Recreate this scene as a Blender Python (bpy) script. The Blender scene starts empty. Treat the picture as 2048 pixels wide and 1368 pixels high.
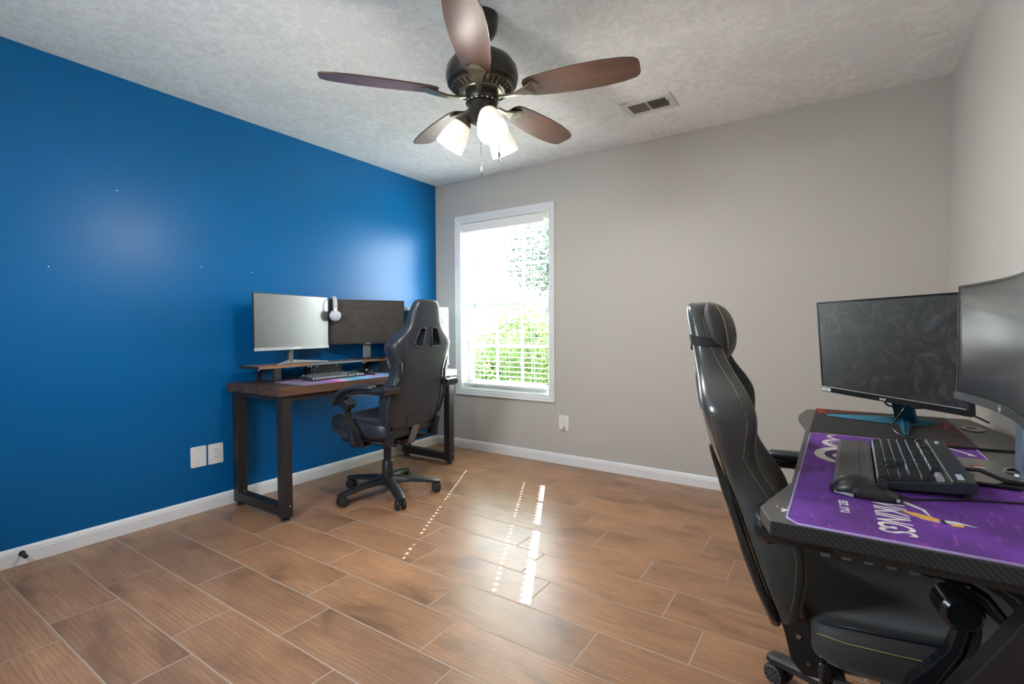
import bpy, bmesh, math, random
from mathutils.bvhtree import BVHTree
from mathutils import Vector, Matrix

random.seed(7)
PI = math.pi
S = bpy.context.scene
C = S.collection

# ------------------------------------------------------------------ camera
CAM = (3.20495, -3.52518, 1.10069)
YAW, PITCH, ROLL, FPX = -0.586537, 0.028498, 0.00473, 988.80
fw = Vector((math.sin(YAW) * math.cos(PITCH), math.cos(YAW) * math.cos(PITCH), -math.sin(PITCH)))
rt = Vector((math.cos(YAW), -math.sin(YAW), 0))
dn = fw.cross(rt)
r2 = rt * math.cos(ROLL) + dn * math.sin(ROLL)
d2 = -rt * math.sin(ROLL) + dn * math.cos(ROLL)
cd = bpy.data.cameras.new('camera')
cam = bpy.data.objects.new('camera', cd)
C.objects.link(cam)
M = Matrix((r2, -d2, -fw)).transposed().to_4x4()
M.translation = Vector(CAM)
cam.matrix_world = M
cd.sensor_width = 36
cd.lens = FPX * 36 / 2048
cd.clip_start = 0.02
cd.clip_end = 300
S.camera = cam

# ------------------------------------------------------------------ light
S.view_settings.view_transform = 'Standard'
S.view_settings.look = 'None'
S.view_settings.gamma = 1
S.view_settings.use_curve_mapping = False
S.view_settings.exposure = 0.5
try:
    S.cycles.max_bounces = 14
    S.cycles.diffuse_bounces = 8
    S.cycles.glossy_bounces = 5
    S.cycles.transmission_bounces = 8
    S.cycles.transparent_max_bounces = 12
    S.cycles.sample_clamp_indirect = 6
    S.cycles.caustics_reflective = False
    S.cycles.caustics_refractive = False
    S.cycles.use_denoising = True
except Exception:
    pass

W = bpy.data.worlds.new('sky')
S.world = W
W.use_nodes = True
nt = W.node_tree
bg = nt.nodes['Background']
tc = nt.nodes.new('ShaderNodeTexCoord')
sep = nt.nodes.new('ShaderNodeSeparateXYZ')
rmp = nt.nodes.new('ShaderNodeValToRGB')
nt.links.new(tc.outputs['Generated'], sep.inputs[0])
nt.links.new(sep.outputs['Z'], rmp.inputs['Fac'])
rmp.color_ramp.elements[0].position = 0.0
rmp.color_ramp.elements[0].color = (1.0, 1.0, 1.0, 1)
rmp.color_ramp.elements[1].position = 0.9
rmp.color_ramp.elements[1].color = (0.55, 0.74, 1.0, 1)
nt.links.new(rmp.outputs['Color'], bg.inputs['Color'])
SKY = 26.0
bg.inputs['Strength'].default_value = SKY

sd = bpy.data.lights.new('sun', 'SUN')
sd.energy = 60.0
sd.angle = math.radians(0.25)
sd.color = (1.0, 0.95, 0.88)
sun = bpy.data.objects.new('sun', sd)
C.objects.link(sun)
sun.rotation_euler = Vector((0.514, -1.0, -1.0)).to_track_quat('-Z', 'Y').to_euler()


def portal(name, loc, size, rot):
    d = bpy.data.lights.new(name, 'AREA')
    d.shape = 'RECTANGLE'
    d.size, d.size_y = size
    d.cycles.is_portal = True
    o = bpy.data.objects.new(name, d)
    C.objects.link(o)
    o.location = loc
    o.rotation_euler = rot
    return o


portal('window_portal', (0.76, 0.16, 1.3), (0.98, 1.6), (-PI / 2, 0, 0))          # faces -y, into the room
portal('rear_portal', (1.60, -3.90, 1.575), (0.8, 0.95), (PI / 2, 0, 0))           # faces +y

ROOM_W, ROOM_H, REAR = 3.6867, 2.44, -3.75


# ------------------------------------------------------------------ materials
def mat(name, col, rough=0.5, metal=0.0, spec=0.5, noise=None, bump=None, coat=0.0, emit=None, trans=0.0, alpha=None, sheen=0.0):
    m = bpy.data.materials.new(name)
    m.use_nodes = True
    n = m.node_tree
    b = n.nodes['Principled BSDF']
    b.inputs['Base Color'].default_value = (*col, 1)
    b.inputs['Roughness'].default_value = rough
    b.inputs['Metallic'].default_value = metal
    b.inputs['Specular IOR Level'].default_value = spec
    b.inputs['Coat Weight'].default_value = coat
    b.inputs['Transmission Weight'].default_value = trans
    b.inputs['Sheen Weight'].default_value = sheen
    if emit:
        b.inputs['Emission Color'].default_value = (*emit[0], 1)
        b.inputs['Emission Strength'].default_value = emit[1]
    co = n.nodes.new('ShaderNodeTexCoord')
    if noise is None:
        noise = (30, 0.08)
    if noise:
        sc, amt = noise[0], noise[1]
        nz = n.nodes.new('ShaderNodeTexNoise')
        nz.inputs['Scale'].default_value = sc
        nz.inputs['Detail'].default_value = 4
        if len(noise) > 2:
            mp = n.nodes.new('ShaderNodeMapping')
            mp.inputs['Scale'].default_value = noise[2]
            n.links.new(co.outputs['Object'], mp.inputs['Vector'])
            n.links.new(mp.outputs[0], nz.inputs['Vector'])
        else:
            n.links.new(co.outputs['Object'], nz.inputs['Vector'])
        r = n.nodes.new('ShaderNodeValToRGB')
        r.color_ramp.elements[0].position = 0.3
        r.color_ramp.elements[1].position = 0.7
        r.color_ramp.elements[0].color = (*[max(0, c * (1 - amt)) for c in col], 1)
        r.color_ramp.elements[1].color = (*[min(1, c * (1 + amt)) for c in col], 1)
        n.links.new(nz.outputs['Fac'], r.inputs['Fac'])
        n.links.new(r.outputs['Color'], b.inputs['Base Color'])
    if bump:
        bz = n.nodes.new('ShaderNodeTexNoise')
        bz.inputs['Scale'].default_value = bump[0]
        bz.inputs['Detail'].default_value = 3
        n.links.new(co.outputs['Object'], bz.inputs['Vector'])
        bp = n.nodes.new('ShaderNodeBump')
        bp.inputs['Strength'].default_value = bump[1]
        bp.inputs['Distance'].default_value = bump[2] if len(bump) > 2 else 0.002
        n.links.new(bz.outputs['Fac'], bp.inputs['Height'])
        n.links.new(bp.outputs['Normal'], b.inputs['Normal'])
    return m


class NG:
    """small helper for node maths"""
    def __init__(self, m):
        self.n = m.node_tree
        self.b = self.n.nodes['Principled BSDF']

    def new(self, t, **kw):
        x = self.n.nodes.new(t)
        for k, v in kw.items():
            setattr(x, k, v)
        return x

    def val(self, sock, v):
        if hasattr(v, 'default_value') or hasattr(v, 'is_output'):
            self.n.links.new(v, sock)
        else:
            sock.default_value = v

    def math(self, op, a, b=0.0, c=0.0):
        x = self.new('ShaderNodeMath', operation=op)
        self.val(x.inputs[0], a)
        self.val(x.inputs[1], b)
        self.val(x.inputs[2], c)
        return x.outputs[0]

    def ramp(self, fac, stops):
        r = self.new('ShaderNodeValToRGB')
        e = r.color_ramp.elements
        while len(e) > 2:
            e.remove(e[-1])
        for i, (p, c) in enumerate(stops):
            if i < 2:
                e[i].position = p
                e[i].color = (*c, 1)
            else:
                q = e.new(p)
                q.color = (*c, 1)
        self.n.links.new(fac, r.inputs['Fac'])
        return r.outputs['Color']

    def mix(self, f, a, b, typ='MIX'):
        x = self.new('ShaderNodeMix', data_type='RGBA', blend_type=typ)
        self.val(x.inputs['Factor'], f)
        for k, v in ((6, a), (7, b)):
            if isinstance(v, tuple):
                x.inputs[k].default_value = (*v, 1)
            else:
                self.n.links.new(v, x.inputs[k])
        return x.outputs[2]

    def noise(self, vec, scale, detail=4, rough=0.5, dist=0.0, fac=True):
        x = self.new('ShaderNodeTexNoise')
        self.n.links.new(vec, x.inputs['Vector'])
        x.inputs['Scale'].default_value = scale
        x.inputs['Detail'].default_value = detail
        x.inputs['Roughness'].default_value = rough
        x.inputs['Distortion'].default_value = dist
        return x.outputs['Fac' if fac else 'Color']

    def mapping(self, vec, scale=(1, 1, 1), loc=(0, 0, 0), rot=(0, 0, 0)):
        x = self.new('ShaderNodeMapping')
        self.n.links.new(vec, x.inputs['Vector'])
        x.inputs['Scale'].default_value = scale
        x.inputs['Location'].default_value = loc
        x.inputs['Rotation'].default_value = rot
        return x.outputs[0]

    def comb(self, x, y, z=0.0):
        c = self.new('ShaderNodeCombineXYZ')
        self.val(c.inputs[0], x)
        self.val(c.inputs[1], y)
        self.val(c.inputs[2], z)
        return c.outputs[0]

    def bump(self, h, strength, dist):
        bp = self.new('ShaderNodeBump')
        bp.inputs['Strength'].default_value = strength
        bp.inputs['Distance'].default_value = dist
        self.n.links.new(h, bp.inputs['Height'])
        self.n.links.new(bp.outputs['Normal'], self.b.inputs['Normal'])


def mat_floor():
    m = mat('wood_look_tile', (0.3, 0.16, 0.09), 0.3, noise=False)
    g = NG(m)
    tc = g.new('ShaderNodeTexCoord')
    sp = g.new('ShaderNodeSeparateXYZ')
    g.n.links.new(tc.outputs['Object'], sp.inputs[0])
    X, Y = sp.outputs['X'], sp.outputs['Y']
    Pp, L = 0.2160, 0.632
    v = g.math('DIVIDE', g.math('ADD', Y, 2.001 + Pp / 2), Pp)
    row = g.math('FLOOR', v)
    fy = g.math('SUBTRACT', v, row)
    m3 = g.math('FLOORED_MODULO', row, 3.0)
    # offsets: 0 -> .590, 1 -> .276, 2 -> .754
    off = g.math('ADD', g.math('MULTIPLY', g.math('COMPARE', m3, 0.0, 0.1), 0.590),
                 g.math('ADD', g.math('MULTIPLY', g.math('COMPARE', m3, 1.0, 0.1), 0.276),
                        g.math('MULTIPLY', g.math('COMPARE', m3, 2.0, 0.1), 0.754)))
    u = g.math('DIVIDE', g.math('SUBTRACT', X, off), L)
    col = g.math('FLOOR', u)
    fx = g.math('SUBTRACT', u, col)
    dx = g.math('MULTIPLY', g.math('SUBTRACT', 0.5, g.math('ABSOLUTE', g.math('SUBTRACT', fx, 0.5))), L)
    dy = g.math('MULTIPLY', g.math('SUBTRACT', 0.5, g.math('ABSOLUTE', g.math('SUBTRACT', fy, 0.5))), Pp)
    d = g.math('MINIMUM', dx, dy)
    mr = g.new('ShaderNodeMapRange')
    g.n.links.new(d, mr.inputs['Value'])
    mr.inputs['From Min'].default_value = 0.0018
    mr.inputs['From Max'].default_value = 0.0034
    tile = mr.outputs[0]
    wn = g.new('ShaderNodeTexWhiteNoise', noise_dimensions='2D')
    g.n.links.new(g.comb(col, row), wn.inputs['Vector'])
    rnd = wn.outputs['Value']
    rc = wn.outputs['Color']
    so = g.new('ShaderNodeVectorMath', operation='SCALE')
    g.n.links.new(rc, so.inputs[0])
    so.inputs['Scale'].default_value = 13.0
    va = g.new('ShaderNodeVectorMath', operation='ADD')
    g.n.links.new(tc.outputs['Object'], va.inputs[0])
    g.n.links.new(so.outputs[0], va.inputs[1])
    vec = va.outputs[0]
    # growth rings, stretched along the board
    wv = g.new('ShaderNodeTexWave', wave_type='BANDS', bands_direction='Y')
    g.n.links.new(g.mapping(vec, (0.35, 1.0, 1.0)), wv.inputs['Vector'])
    wv.inputs['Scale'].default_value = 19
    wv.inputs['Distortion'].default_value = 6
    wv.inputs['Detail'].default_value = 3
    wv.inputs['Detail Scale'].default_value = 0.9
    wv.inputs['Detail Roughness'].default_value = 0.6
    fine = g.noise(g.mapping(vec, (5, 90, 1)), 1.0, 5, 0.6)
    blot = g.noise(g.mapping(vec, (2.6, 5.5, 1)), 1.0, 4, 0.6, 0.6)
    base = g.ramp(blot, [(0.27, (0.15, 0.08, 0.046)), (0.44, (0.33, 0.172, 0.090)), (0.72, (0.45, 0.245, 0.130))])
    c1 = g.mix(g.math('MULTIPLY', g.ramp(wv.outputs['Fac'], [(0.0, (1, 1, 1)), (0.35, (0, 0, 0))]), 0.34), base, (0.17, 0.085, 0.045))
    c2 = g.mix(g.math('MULTIPLY', g.ramp(fine, [(0.35, (1, 1, 1)), (0.6, (0, 0, 0))]), 0.36), c1, (0.15, 0.075, 0.04))
    tint = g.ramp(rnd, [(0.0, (0.86, 0.86, 0.88)), (1.0, (1.12, 1.08, 1.04))])
    c3 = g.mix(1.0, c2, tint, 'MULTIPLY')
    c4 = g.mix(tile, (0.40, 0.30, 0.225), c3)
    g.n.links.new(c4, g.b.inputs['Base Color'])
    sm = g.noise(tc.outputs['Object'], 3.5, 5, 0.65)
    rr = g.math('ADD', 0.27, g.math('MULTIPLY', sm, 0.14))
    rr = g.math('ADD', rr, g.math('MULTIPLY', g.math('SUBTRACT', 1.0, tile), 0.4))
    g.n.links.new(rr, g.b.inputs['Roughness'])
    g.b.inputs['Specular IOR Level'].default_value = 0.55
    h = g.math('ADD', tile, g.math('MULTIPLY', fine, 0.10))
    g.bump(h, 0.55, 0.0014)
    return m


def mat_ceiling():
    m = mat('textured_ceiling_paint', (0.74, 0.74, 0.74), 0.85, noise=False)
    g = NG(m)
    tc = g.new('ShaderNodeTexCoord')
    v = tc.outputs['Object']
    big = g.noise(v, 2.2, 3, 0.6, 0.5)
    pat = g.noise(g.mapping(v, (1, 1.0, 1), rot=(0, 0, 0.5)), 26, 6, 0.72, 0.7)
    grain = g.noise(v, 110, 3, 0.6)
    mask = g.ramp(g.math('ADD', pat, g.math('MULTIPLY', g.math('SUBTRACT', big, 0.5), 0.5)), [(0.46, (0, 0, 0)), (0.54, (1, 1, 1))])
    c = g.mix(mask, (0.83, 0.835, 0.845), (0.93, 0.935, 0.94))
    g.n.links.new(c, g.b.inputs['Base Color'])
    h = g.math('ADD', g.math('MULTIPLY', mask, 0.9), g.math('MULTIPLY', grain, 0.6))
    g.bump(h, 0.28, 0.002)
    return m


def mat_wall(name, col, rough, spec=0.4, spots=None):
    m = mat(name, col, rough, spec=spec, noise=False)
    g = NG(m)
    tc = g.new('ShaderNodeTexCoord')
    v = tc.outputs['Object']
    a = g.noise(v, 2.0, 3, 0.5)
    c = g.mix(a, tuple(x * 0.97 for x in col), tuple(min(1, x * 1.03) for x in col))
    if spots:
        for (px, py, pz, r) in spots:
            d = g.new('ShaderNodeVectorMath', operation='DISTANCE')
            g.n.links.new(v, d.inputs[0])
            d.inputs[1].default_value = (px, py, pz)
            c = g.mix(g.math('LESS_THAN', d.outputs['Value'], r), c, (0.75, 0.78, 0.8))
    g.n.links.new(c, g.b.inputs['Base Color'])
    g.bump(g.noise(v, 260, 3, 0.6), 0.12, 0.0008)
    return m


def mat_wood(name, c0, c1, scale=1.0, axis='Y', rough=0.35):
    m = mat(name, c0, rough, noise=False)
    g = NG(m)
    tc = g.new('ShaderNodeTexCoord')
    v = tc.outputs['Object']
    s = {'Y': (14, 1.6, 14), 'X': (1.6, 14, 14)}[axis]
    s = tuple(x * scale for x in s)
    a = g.noise(g.mapping(v, s), 1.0, 6, 0.65, 1.2)
    b = g.noise(g.mapping(v, tuple(x * 7 for x in s)), 1.0, 3, 0.6)
    c = g.ramp(g.math('ADD', g.math('MULTIPLY', a, 0.8), g.math('MULTIPLY', b, 0.2)), [(0.32, c0), (0.62, c1)])
    g.n.links.new(c, g.b.inputs['Base Color'])
    g.bump(b, 0.15, 0.0006)
    return m


def mat_glass():
    m = bpy.data.materials.new('window_glass')
    m.use_nodes = True
    n = m.node_tree
    n.nodes.clear()
    o = n.nodes.new('ShaderNodeOutputMaterial')
    t = n.nodes.new('ShaderNodeBsdfTransparent')
    t.inputs[0].default_value = (0.95, 0.97, 0.96, 1)
    gl = n.nodes.new('ShaderNodeBsdfGlossy')
    gl.inputs['Roughness'].default_value = 0.02
    lw = n.nodes.new('ShaderNodeLayerWeight')
    pw = n.nodes.new('ShaderNodeMath')
    pw.operation = 'POWER'
    pw.inputs[1].default_value = 5
    n.links.new(lw.outputs['Facing'], pw.inputs[0])
    fr = n.nodes.new('ShaderNodeMath')
    fr.operation = 'MULTIPLY_ADD'
    fr.inputs[1].default_value = 0.5
    fr.inputs[2].default_value = 0.03
    n.links.new(pw.outputs[0], fr.inputs[0])
    mx = n.nodes.new('ShaderNodeMixShader')
    n.links.new(fr.outputs[0], mx.inputs[0])
    n.links.new(t.outputs[0], mx.inputs[1])
    n.links.new(gl.outputs[0], mx.inputs[2])
    n.links.new(mx.outputs[0], o.inputs[0])
    return m


def mat_galaxy():
    m = mat('galaxy_print_cloth', (0.3, 0.3, 0.6), 0.7, noise=False)
    g = NG(m)
    v = g.new('ShaderNodeTexCoord').outputs['Object']
    sp = g.new('ShaderNodeSeparateXYZ')
    g.n.links.new(v, sp.inputs[0])
    a = g.noise(g.mapping(v, (7, 3.2, 1)), 1.6, 5, 0.6, 0.8)
    b = g.noise(v, 160, 2, 0.5)
    t = g.math('ADD', g.math('ADD', g.math('DIVIDE', sp.outputs['Y'], 0.80), 0.5), g.math('MULTIPLY', g.math('SUBTRACT', a, 0.5), 0.28))
    c = g.ramp(t, [(0.12, (0.16, 0.13, 0.22)), (0.24, (0.22, 0.14, 0.36)), (0.32, (0.60, 0.06, 0.45)), (0.40, (0.62, 0.50, 0.62)), (0.47, (0.07, 0.38, 0.60)), (0.62, (0.16, 0.42, 0.66)), (0.74, (0.42, 0.28, 0.60)), (0.85, (0.18, 0.32, 0.62))])
    c = g.mix(g.math('MULTIPLY', g.math('GREATER_THAN', b, 0.66), 0.6), c, (0.8, 0.85, 0.95))
    g.n.links.new(c, g.b.inputs['Base Color'])
    return m


def mat_purple():
    m = mat('purple_print_cloth', (0.14, 0.03, 0.35), 0.75, noise=False)
    g = NG(m)
    v = g.new('ShaderNodeTexCoord').outputs['Object']
    big = g.noise(v, 6.0, 3, 0.6)
    st = g.noise(g.mapping(v, (70, 16, 1), rot=(0, 0, 0.55)), 1.0, 3, 0.6, 0.3)
    c = g.ramp(big, [(0.35, (0.095, 0.022, 0.200)), (0.65, (0.190, 0.052, 0.44))])
    c = g.mix(g.math('MULTIPLY', g.ramp(st, [(0.58, (0, 0, 0)), (0.72, (1, 1, 1))]), 0.7), c, (0.36, 0.10, 0.48))
    g.n.links.new(c, g.b.inputs['Base Color'])
    g.bump(g.noise(v, 900, 1, 0.5), 0.25, 0.0004)
    return m


def mat_carbon():
    m = mat('carbon_texture_edge', (0.02, 0.02, 0.02), 0.45, noise=False)
    g = NG(m)
    v = g.new('ShaderNodeTexCoord').outputs['Object']
    wv = g.new('ShaderNodeTexWave', wave_type='BANDS', bands_direction='DIAGONAL')
    g.n.links.new(v, wv.inputs['Vector'])
    wv.inputs['Scale'].default_value = 60
    c = g.ramp(wv.outputs['Fac'], [(0.4, (0.014, 0.014, 0.015)), (0.6, (0.032, 0.034, 0.036))])
    g.n.links.new(c, g.b.inputs['Base Color'])
    return m


def mat_screen(name, col, rough, smudge=0.0, metal=0.0, sc=7):
    m = mat(name, col, rough, noise=False, spec=0.5, metal=metal)
    g = NG(m)
    v = g.new('ShaderNodeTexCoord').outputs['Object']
    a = g.noise(v, sc, 6, 0.7, 2.5)
    k = g.ramp(a, [(0.48, (0, 0, 0)), (0.7, (1, 1, 1))])
    g.n.links.new(g.mix(g.math('MULTIPLY', k, smudge), col, tuple(c * 0.9 + 0.12 for c in col)), g.b.inputs['Base Color'])
    g.n.links.new(g.math('ADD', rough, g.math('MULTIPLY', k, 0.25 * smudge)), g.b.inputs['Roughness'])
    return m


def mat_leaf(name, col):
    m = bpy.data.materials.new(name)
    m.use_nodes = True
    n = m.node_tree
    n.nodes.clear()
    o = n.nodes.new('ShaderNodeOutputMaterial')
    tc = n.nodes.new('ShaderNodeTexCoord')
    nz = n.nodes.new('ShaderNodeTexNoise')
    nz.inputs['Scale'].default_value = 1.6
    n.links.new(tc.outputs['Object'], nz.inputs['Vector'])
    r = n.nodes.new('ShaderNodeValToRGB')
    r.color_ramp.elements[0].position = 0.35
    r.color_ramp.elements[1].position = 0.65
    r.color_ramp.elements[0].color = (*[c * 0.5 for c in col], 1)
    r.color_ramp.elements[1].color = (*[min(1, c * 1.5) for c in col], 1)
    n.links.new(nz.outputs['Fac'], r.inputs['Fac'])
    d = n.nodes.new('ShaderNodeBsdfDiffuse')
    t = n.nodes.new('ShaderNodeBsdfTranslucent')
    mx = n.nodes.new('ShaderNodeMixShader')
    mx.inputs[0].default_value = 0.45
    n.links.new(r.outputs['Color'], d.inputs[0])
    n.links.new(r.outputs['Color'], t.inputs[0])
    n.links.new(d.outputs[0], mx.inputs[1])
    n.links.new(t.outputs[0], mx.inputs[2])
    n.links.new(mx.outputs[0], o.inputs[0])
    return m


MT = {}
MT['floor'] = mat_floor()
MT['ceiling'] = mat_ceiling()
MT['blue'] = mat_wall('blue_wall_paint', (0.0, 0.096, 0.275), 0.34, 0.24,
                      spots=[(0, -2.48, 1.839, 0.0032), (0, -2.763, 1.409, 0.0028), (0, -2.072, 1.476, 0.0028), (0, -1.765, 1.470, 0.0028)])
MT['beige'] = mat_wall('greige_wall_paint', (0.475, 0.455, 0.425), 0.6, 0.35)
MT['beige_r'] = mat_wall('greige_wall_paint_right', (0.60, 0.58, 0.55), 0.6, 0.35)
MT['trim'] = mat('white_trim_paint', (0.74, 0.745, 0.755), 0.35, noise=(8, 0.02))
MT['blind'] = mat('white_blind_slat', (0.86, 0.85, 0.82), 0.45, noise=(12, 0.02))
MT['vinyl'] = mat('white_vinyl_sash', (0.78, 0.79, 0.80), 0.4, noise=(12, 0.02))
MT['cord'] = mat('blind_cord', (0.8, 0.8, 0.78), 0.7)
MT['wand'] = mat('clear_grey_wand', (0.35, 0.36, 0.36), 0.3)
MT['glass'] = mat_glass()
MT['plate'] = mat('white_plastic_plate', (0.72, 0.72, 0.70), 0.35, noise=(20, 0.02))
MT['slot'] = mat('outlet_slot_dark', (0.03, 0.028, 0.025), 0.6)
MT['rubber'] = mat('black_rubber', (0.015, 0.015, 0.016), 0.6)
MT['plastic'] = mat('black_plastic', (0.016, 0.017, 0.019), 0.38, bump=(400, 0.15, 0.0004))
MT['gloss'] = mat('glossy_black_plastic', (0.014, 0.015, 0.017), 0.16, coat=0.3)
MT['steel_black'] = mat('black_powder_steel', (0.018, 0.016, 0.016), 0.42, bump=(300, 0.12, 0.0003))
MT['chrome'] = mat('bright_metal', (0.65, 0.64, 0.62), 0.25, metal=1.0)
MT['greymetal'] = mat('grey_metal', (0.20, 0.21, 0.22), 0.4, metal=0.6)
MT['silver'] = mat('silver_plastic', (0.42, 0.43, 0.44), 0.3, metal=0.3)
MT['rustic'] = mat_wood('rustic_brown_laminate', (0.022, 0.011, 0.007), (0.105, 0.052, 0.030), 1.0, 'Y', 0.38)
MT['rustic_light'] = mat_wood('light_brown_laminate', (0.14, 0.07, 0.04), (0.30, 0.16, 0.09), 1.4, 'Y', 0.4)
MT['glare_top'] = mat('laminate_window_glare', (0.60, 0.60, 0.585), 0.4, noise=(18, 0.04))  # window glare painted into the desktop colour
MT['leather'] = mat('black_faux_leather', (0.020, 0.026, 0.036), 0.36, bump=(220, 0.25, 0.0005), spec=0.55)
MT['leather_rear'] = mat('smooth_dark_leather', (0.045, 0.050, 0.055), 0.27, coat=0.4, bump=(220, 0.15, 0.0004), spec=0.7)
MT['suede'] = mat('charcoal_suede', (0.034, 0.033, 0.032), 0.62, noise=(9, 0.28), bump=(300, 0.25, 0.0005), sheen=0.25)
MT['yellow'] = mat('yellow_thread', (0.36, 0.31, 0.12), 0.6)
MT['darkthread'] = mat('dark_thread', (0.05, 0.055, 0.06), 0.6)
MT['redthread'] = mat('dull_red_thread', (0.16, 0.05, 0.05), 0.6)
MT['strap'] = mat('black_webbing', (0.010, 0.010, 0.012), 0.75, bump=(500, 0.4, 0.0005))
MT['bronze'] = mat('oil_rubbed_bronze', (0.040, 0.037, 0.032), 0.35, metal=0.55, noise=(14, 0.2))
MT['bronze_l'] = mat('brushed_bronze', (0.19, 0.165, 0.115), 0.35, metal=0.7, noise=(14, 0.2))
MT['bladewood'] = mat_wood('walnut_fan_blade', (0.050, 0.025, 0.018), (0.120, 0.058, 0.040), 1.0, 'X', 0.32)
MT['lampglass'] = mat('lit_frosted_glass', (0.9, 0.88, 0.80), 0.4, emit=((1.0, 0.93, 0.78), 0.45), noise=(6, 0.01))
MT['bulb'] = mat('lit_bulb', (1, 1, 1), 0.4, emit=((1.0, 0.93, 0.80), 14.0), noise=False)
MT['carbon'] = mat_carbon()
MT['deskgrey'] = mat('grey_desk_laminate', (0.11, 0.106, 0.10), 0.5, noise=(60, 0.12), bump=(500, 0.2, 0.0004))
MT['purple'] = mat_purple()
MT['purple_edge'] = mat('lilac_stitched_edge', (0.42, 0.33, 0.62), 0.7, bump=(700, 0.5, 0.0008))
MT['white_print'] = mat('white_print', (0.78, 0.76, 0.74), 0.7)
MT['gold_print'] = mat('gold_print', (0.85, 0.47, 0.05), 0.7)
MT['dark_print'] = mat('dark_print', (0.03, 0.02, 0.06), 0.7)
MT['lilac_print'] = mat('lilac_print', (0.40, 0.30, 0.55), 0.7)
MT['peach_print'] = mat('peach_print', (0.80, 0.45, 0.28), 0.7)
MT['darkcloth'] = mat('dark_mat_cloth', (0.022, 0.022, 0.026), 0.75, bump=(800, 0.3, 0.0004))
MT['red_print'] = mat('red_print', (0.52, 0.035, 0.03), 0.7)
MT['galaxy'] = mat_galaxy()
MT['screen_grey'] = mat_screen('bright_hazy_screen', (0.245, 0.25, 0.255), 0.28, 0.12, metal=0.85)
MT['screen_dark'] = mat_screen('matte_dark_screen', (0.028, 0.024, 0.021), 0.5, 0.2)
MT['screen_smudge'] = mat_screen('smudged_screen', (0.016, 0.017, 0.020), 0.33, 0.30, sc=11)
MT['screen_curve'] = mat_screen('curved_screen', (0.45, 0.46, 0.48), 0.20, 0.05, metal=0.85)
MT['teal'] = mat('teal_metallic', (0.008, 0.13, 0.22), 0.3, metal=0.3, noise=(10, 0.1))
MT['bluegrey'] = mat('blue_grey_metal', (0.14, 0.20, 0.27), 0.32, metal=0.4)
MT['keycap'] = mat('black_keycap', (0.014, 0.015, 0.017), 0.35)
MT['pale_key_sheen'] = mat('pale_key_painted_sheen', (0.52, 0.62, 0.72), 0.4)  # reflected light painted into key fronts; media keys share the tone
MT['keyfront_sheen'] = mat('grey_keycap_front_sheen', (0.24, 0.27, 0.31), 0.4)  # dimmer version of the painted key-front sheen
MT['kbbody'] = mat('dark_keyboard_metal', (0.030, 0.037, 0.045), 0.32, metal=0.3, noise=(90, 0.1))
MT['palm'] = mat('soft_grey_palm_rest', (0.085, 0.086, 0.090), 0.6, bump=(900, 0.4, 0.0004))
MT['keyedge'] = mat('grey_key', (0.22, 0.24, 0.26), 0.4)
MT['whiteplastic'] = mat('white_plastic', (0.78, 0.79, 0.82), 0.35, noise=(20, 0.02))
MT['headgrey'] = mat('pale_grey_plastic', (0.55, 0.58, 0.64), 0.4, noise=(20, 0.03))
MT['pcglass'] = mat('tinted_pc_glass', (0.02, 0.07, 0.13), 0.08, spec=0.8)
MT['pcinside'] = mat('pc_inner_parts', (0.35, 0.42, 0.5), 0.4, noise=(40, 0.4))
MT['pcmesh'] = mat('grey_mesh_front', (0.33, 0.33, 0.34), 0.5, noise=(200, 0.2))
MT['coaster'] = mat('pale_coaster', (0.36, 0.33, 0.29), 0.6)
MT['vent'] = mat('white_vent_enamel', (0.66, 0.66, 0.65), 0.4, noise=(20, 0.02))
MT['ventdark'] = mat('vent_louver_taupe', (0.24, 0.22, 0.20), 0.5)
MT['ventblack'] = mat('vent_cavity', (0.02, 0.018, 0.016), 0.8)
MT['bark'] = mat('tree_bark', (0.12, 0.09, 0.07), 0.9, noise=(8, 0.4))
MT['leaf1'] = mat_leaf('mid_green_leaves', (0.065, 0.095, 0.030))
MT['leaf2'] = mat_leaf('blue_green_leaves', (0.040, 0.056, 0.042))
MT['lawn'] = mat('lawn_grass', (0.08, 0.16, 0.03), 0.9, noise=(3, 0.4))
MT['ground_bounce'] = mat('pale_bounce_ground', (0.36, 0.355, 0.345), 0.9, noise=(2, 0.1))
MT['siding'] = mat('pale_house_siding', (0.75, 0.68, 0.58), 0.7, noise=(2, 0.05))
MT['roof'] = mat('tan_roof_shingles', (0.45, 0.38, 0.32), 0.8, noise=(6, 0.2))
MT['fencewood'] = mat('tan_fence_board', (0.45, 0.27, 0.14), 0.7, noise=(5, 0.2))
MT['houseglass'] = mat('dark_house_window', (0.05, 0.06, 0.07), 0.1)


# ------------------------------------------------------------------ mesh builder
def rotm(ax, a):
    return Matrix.Rotation(a, 4, ax)


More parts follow.
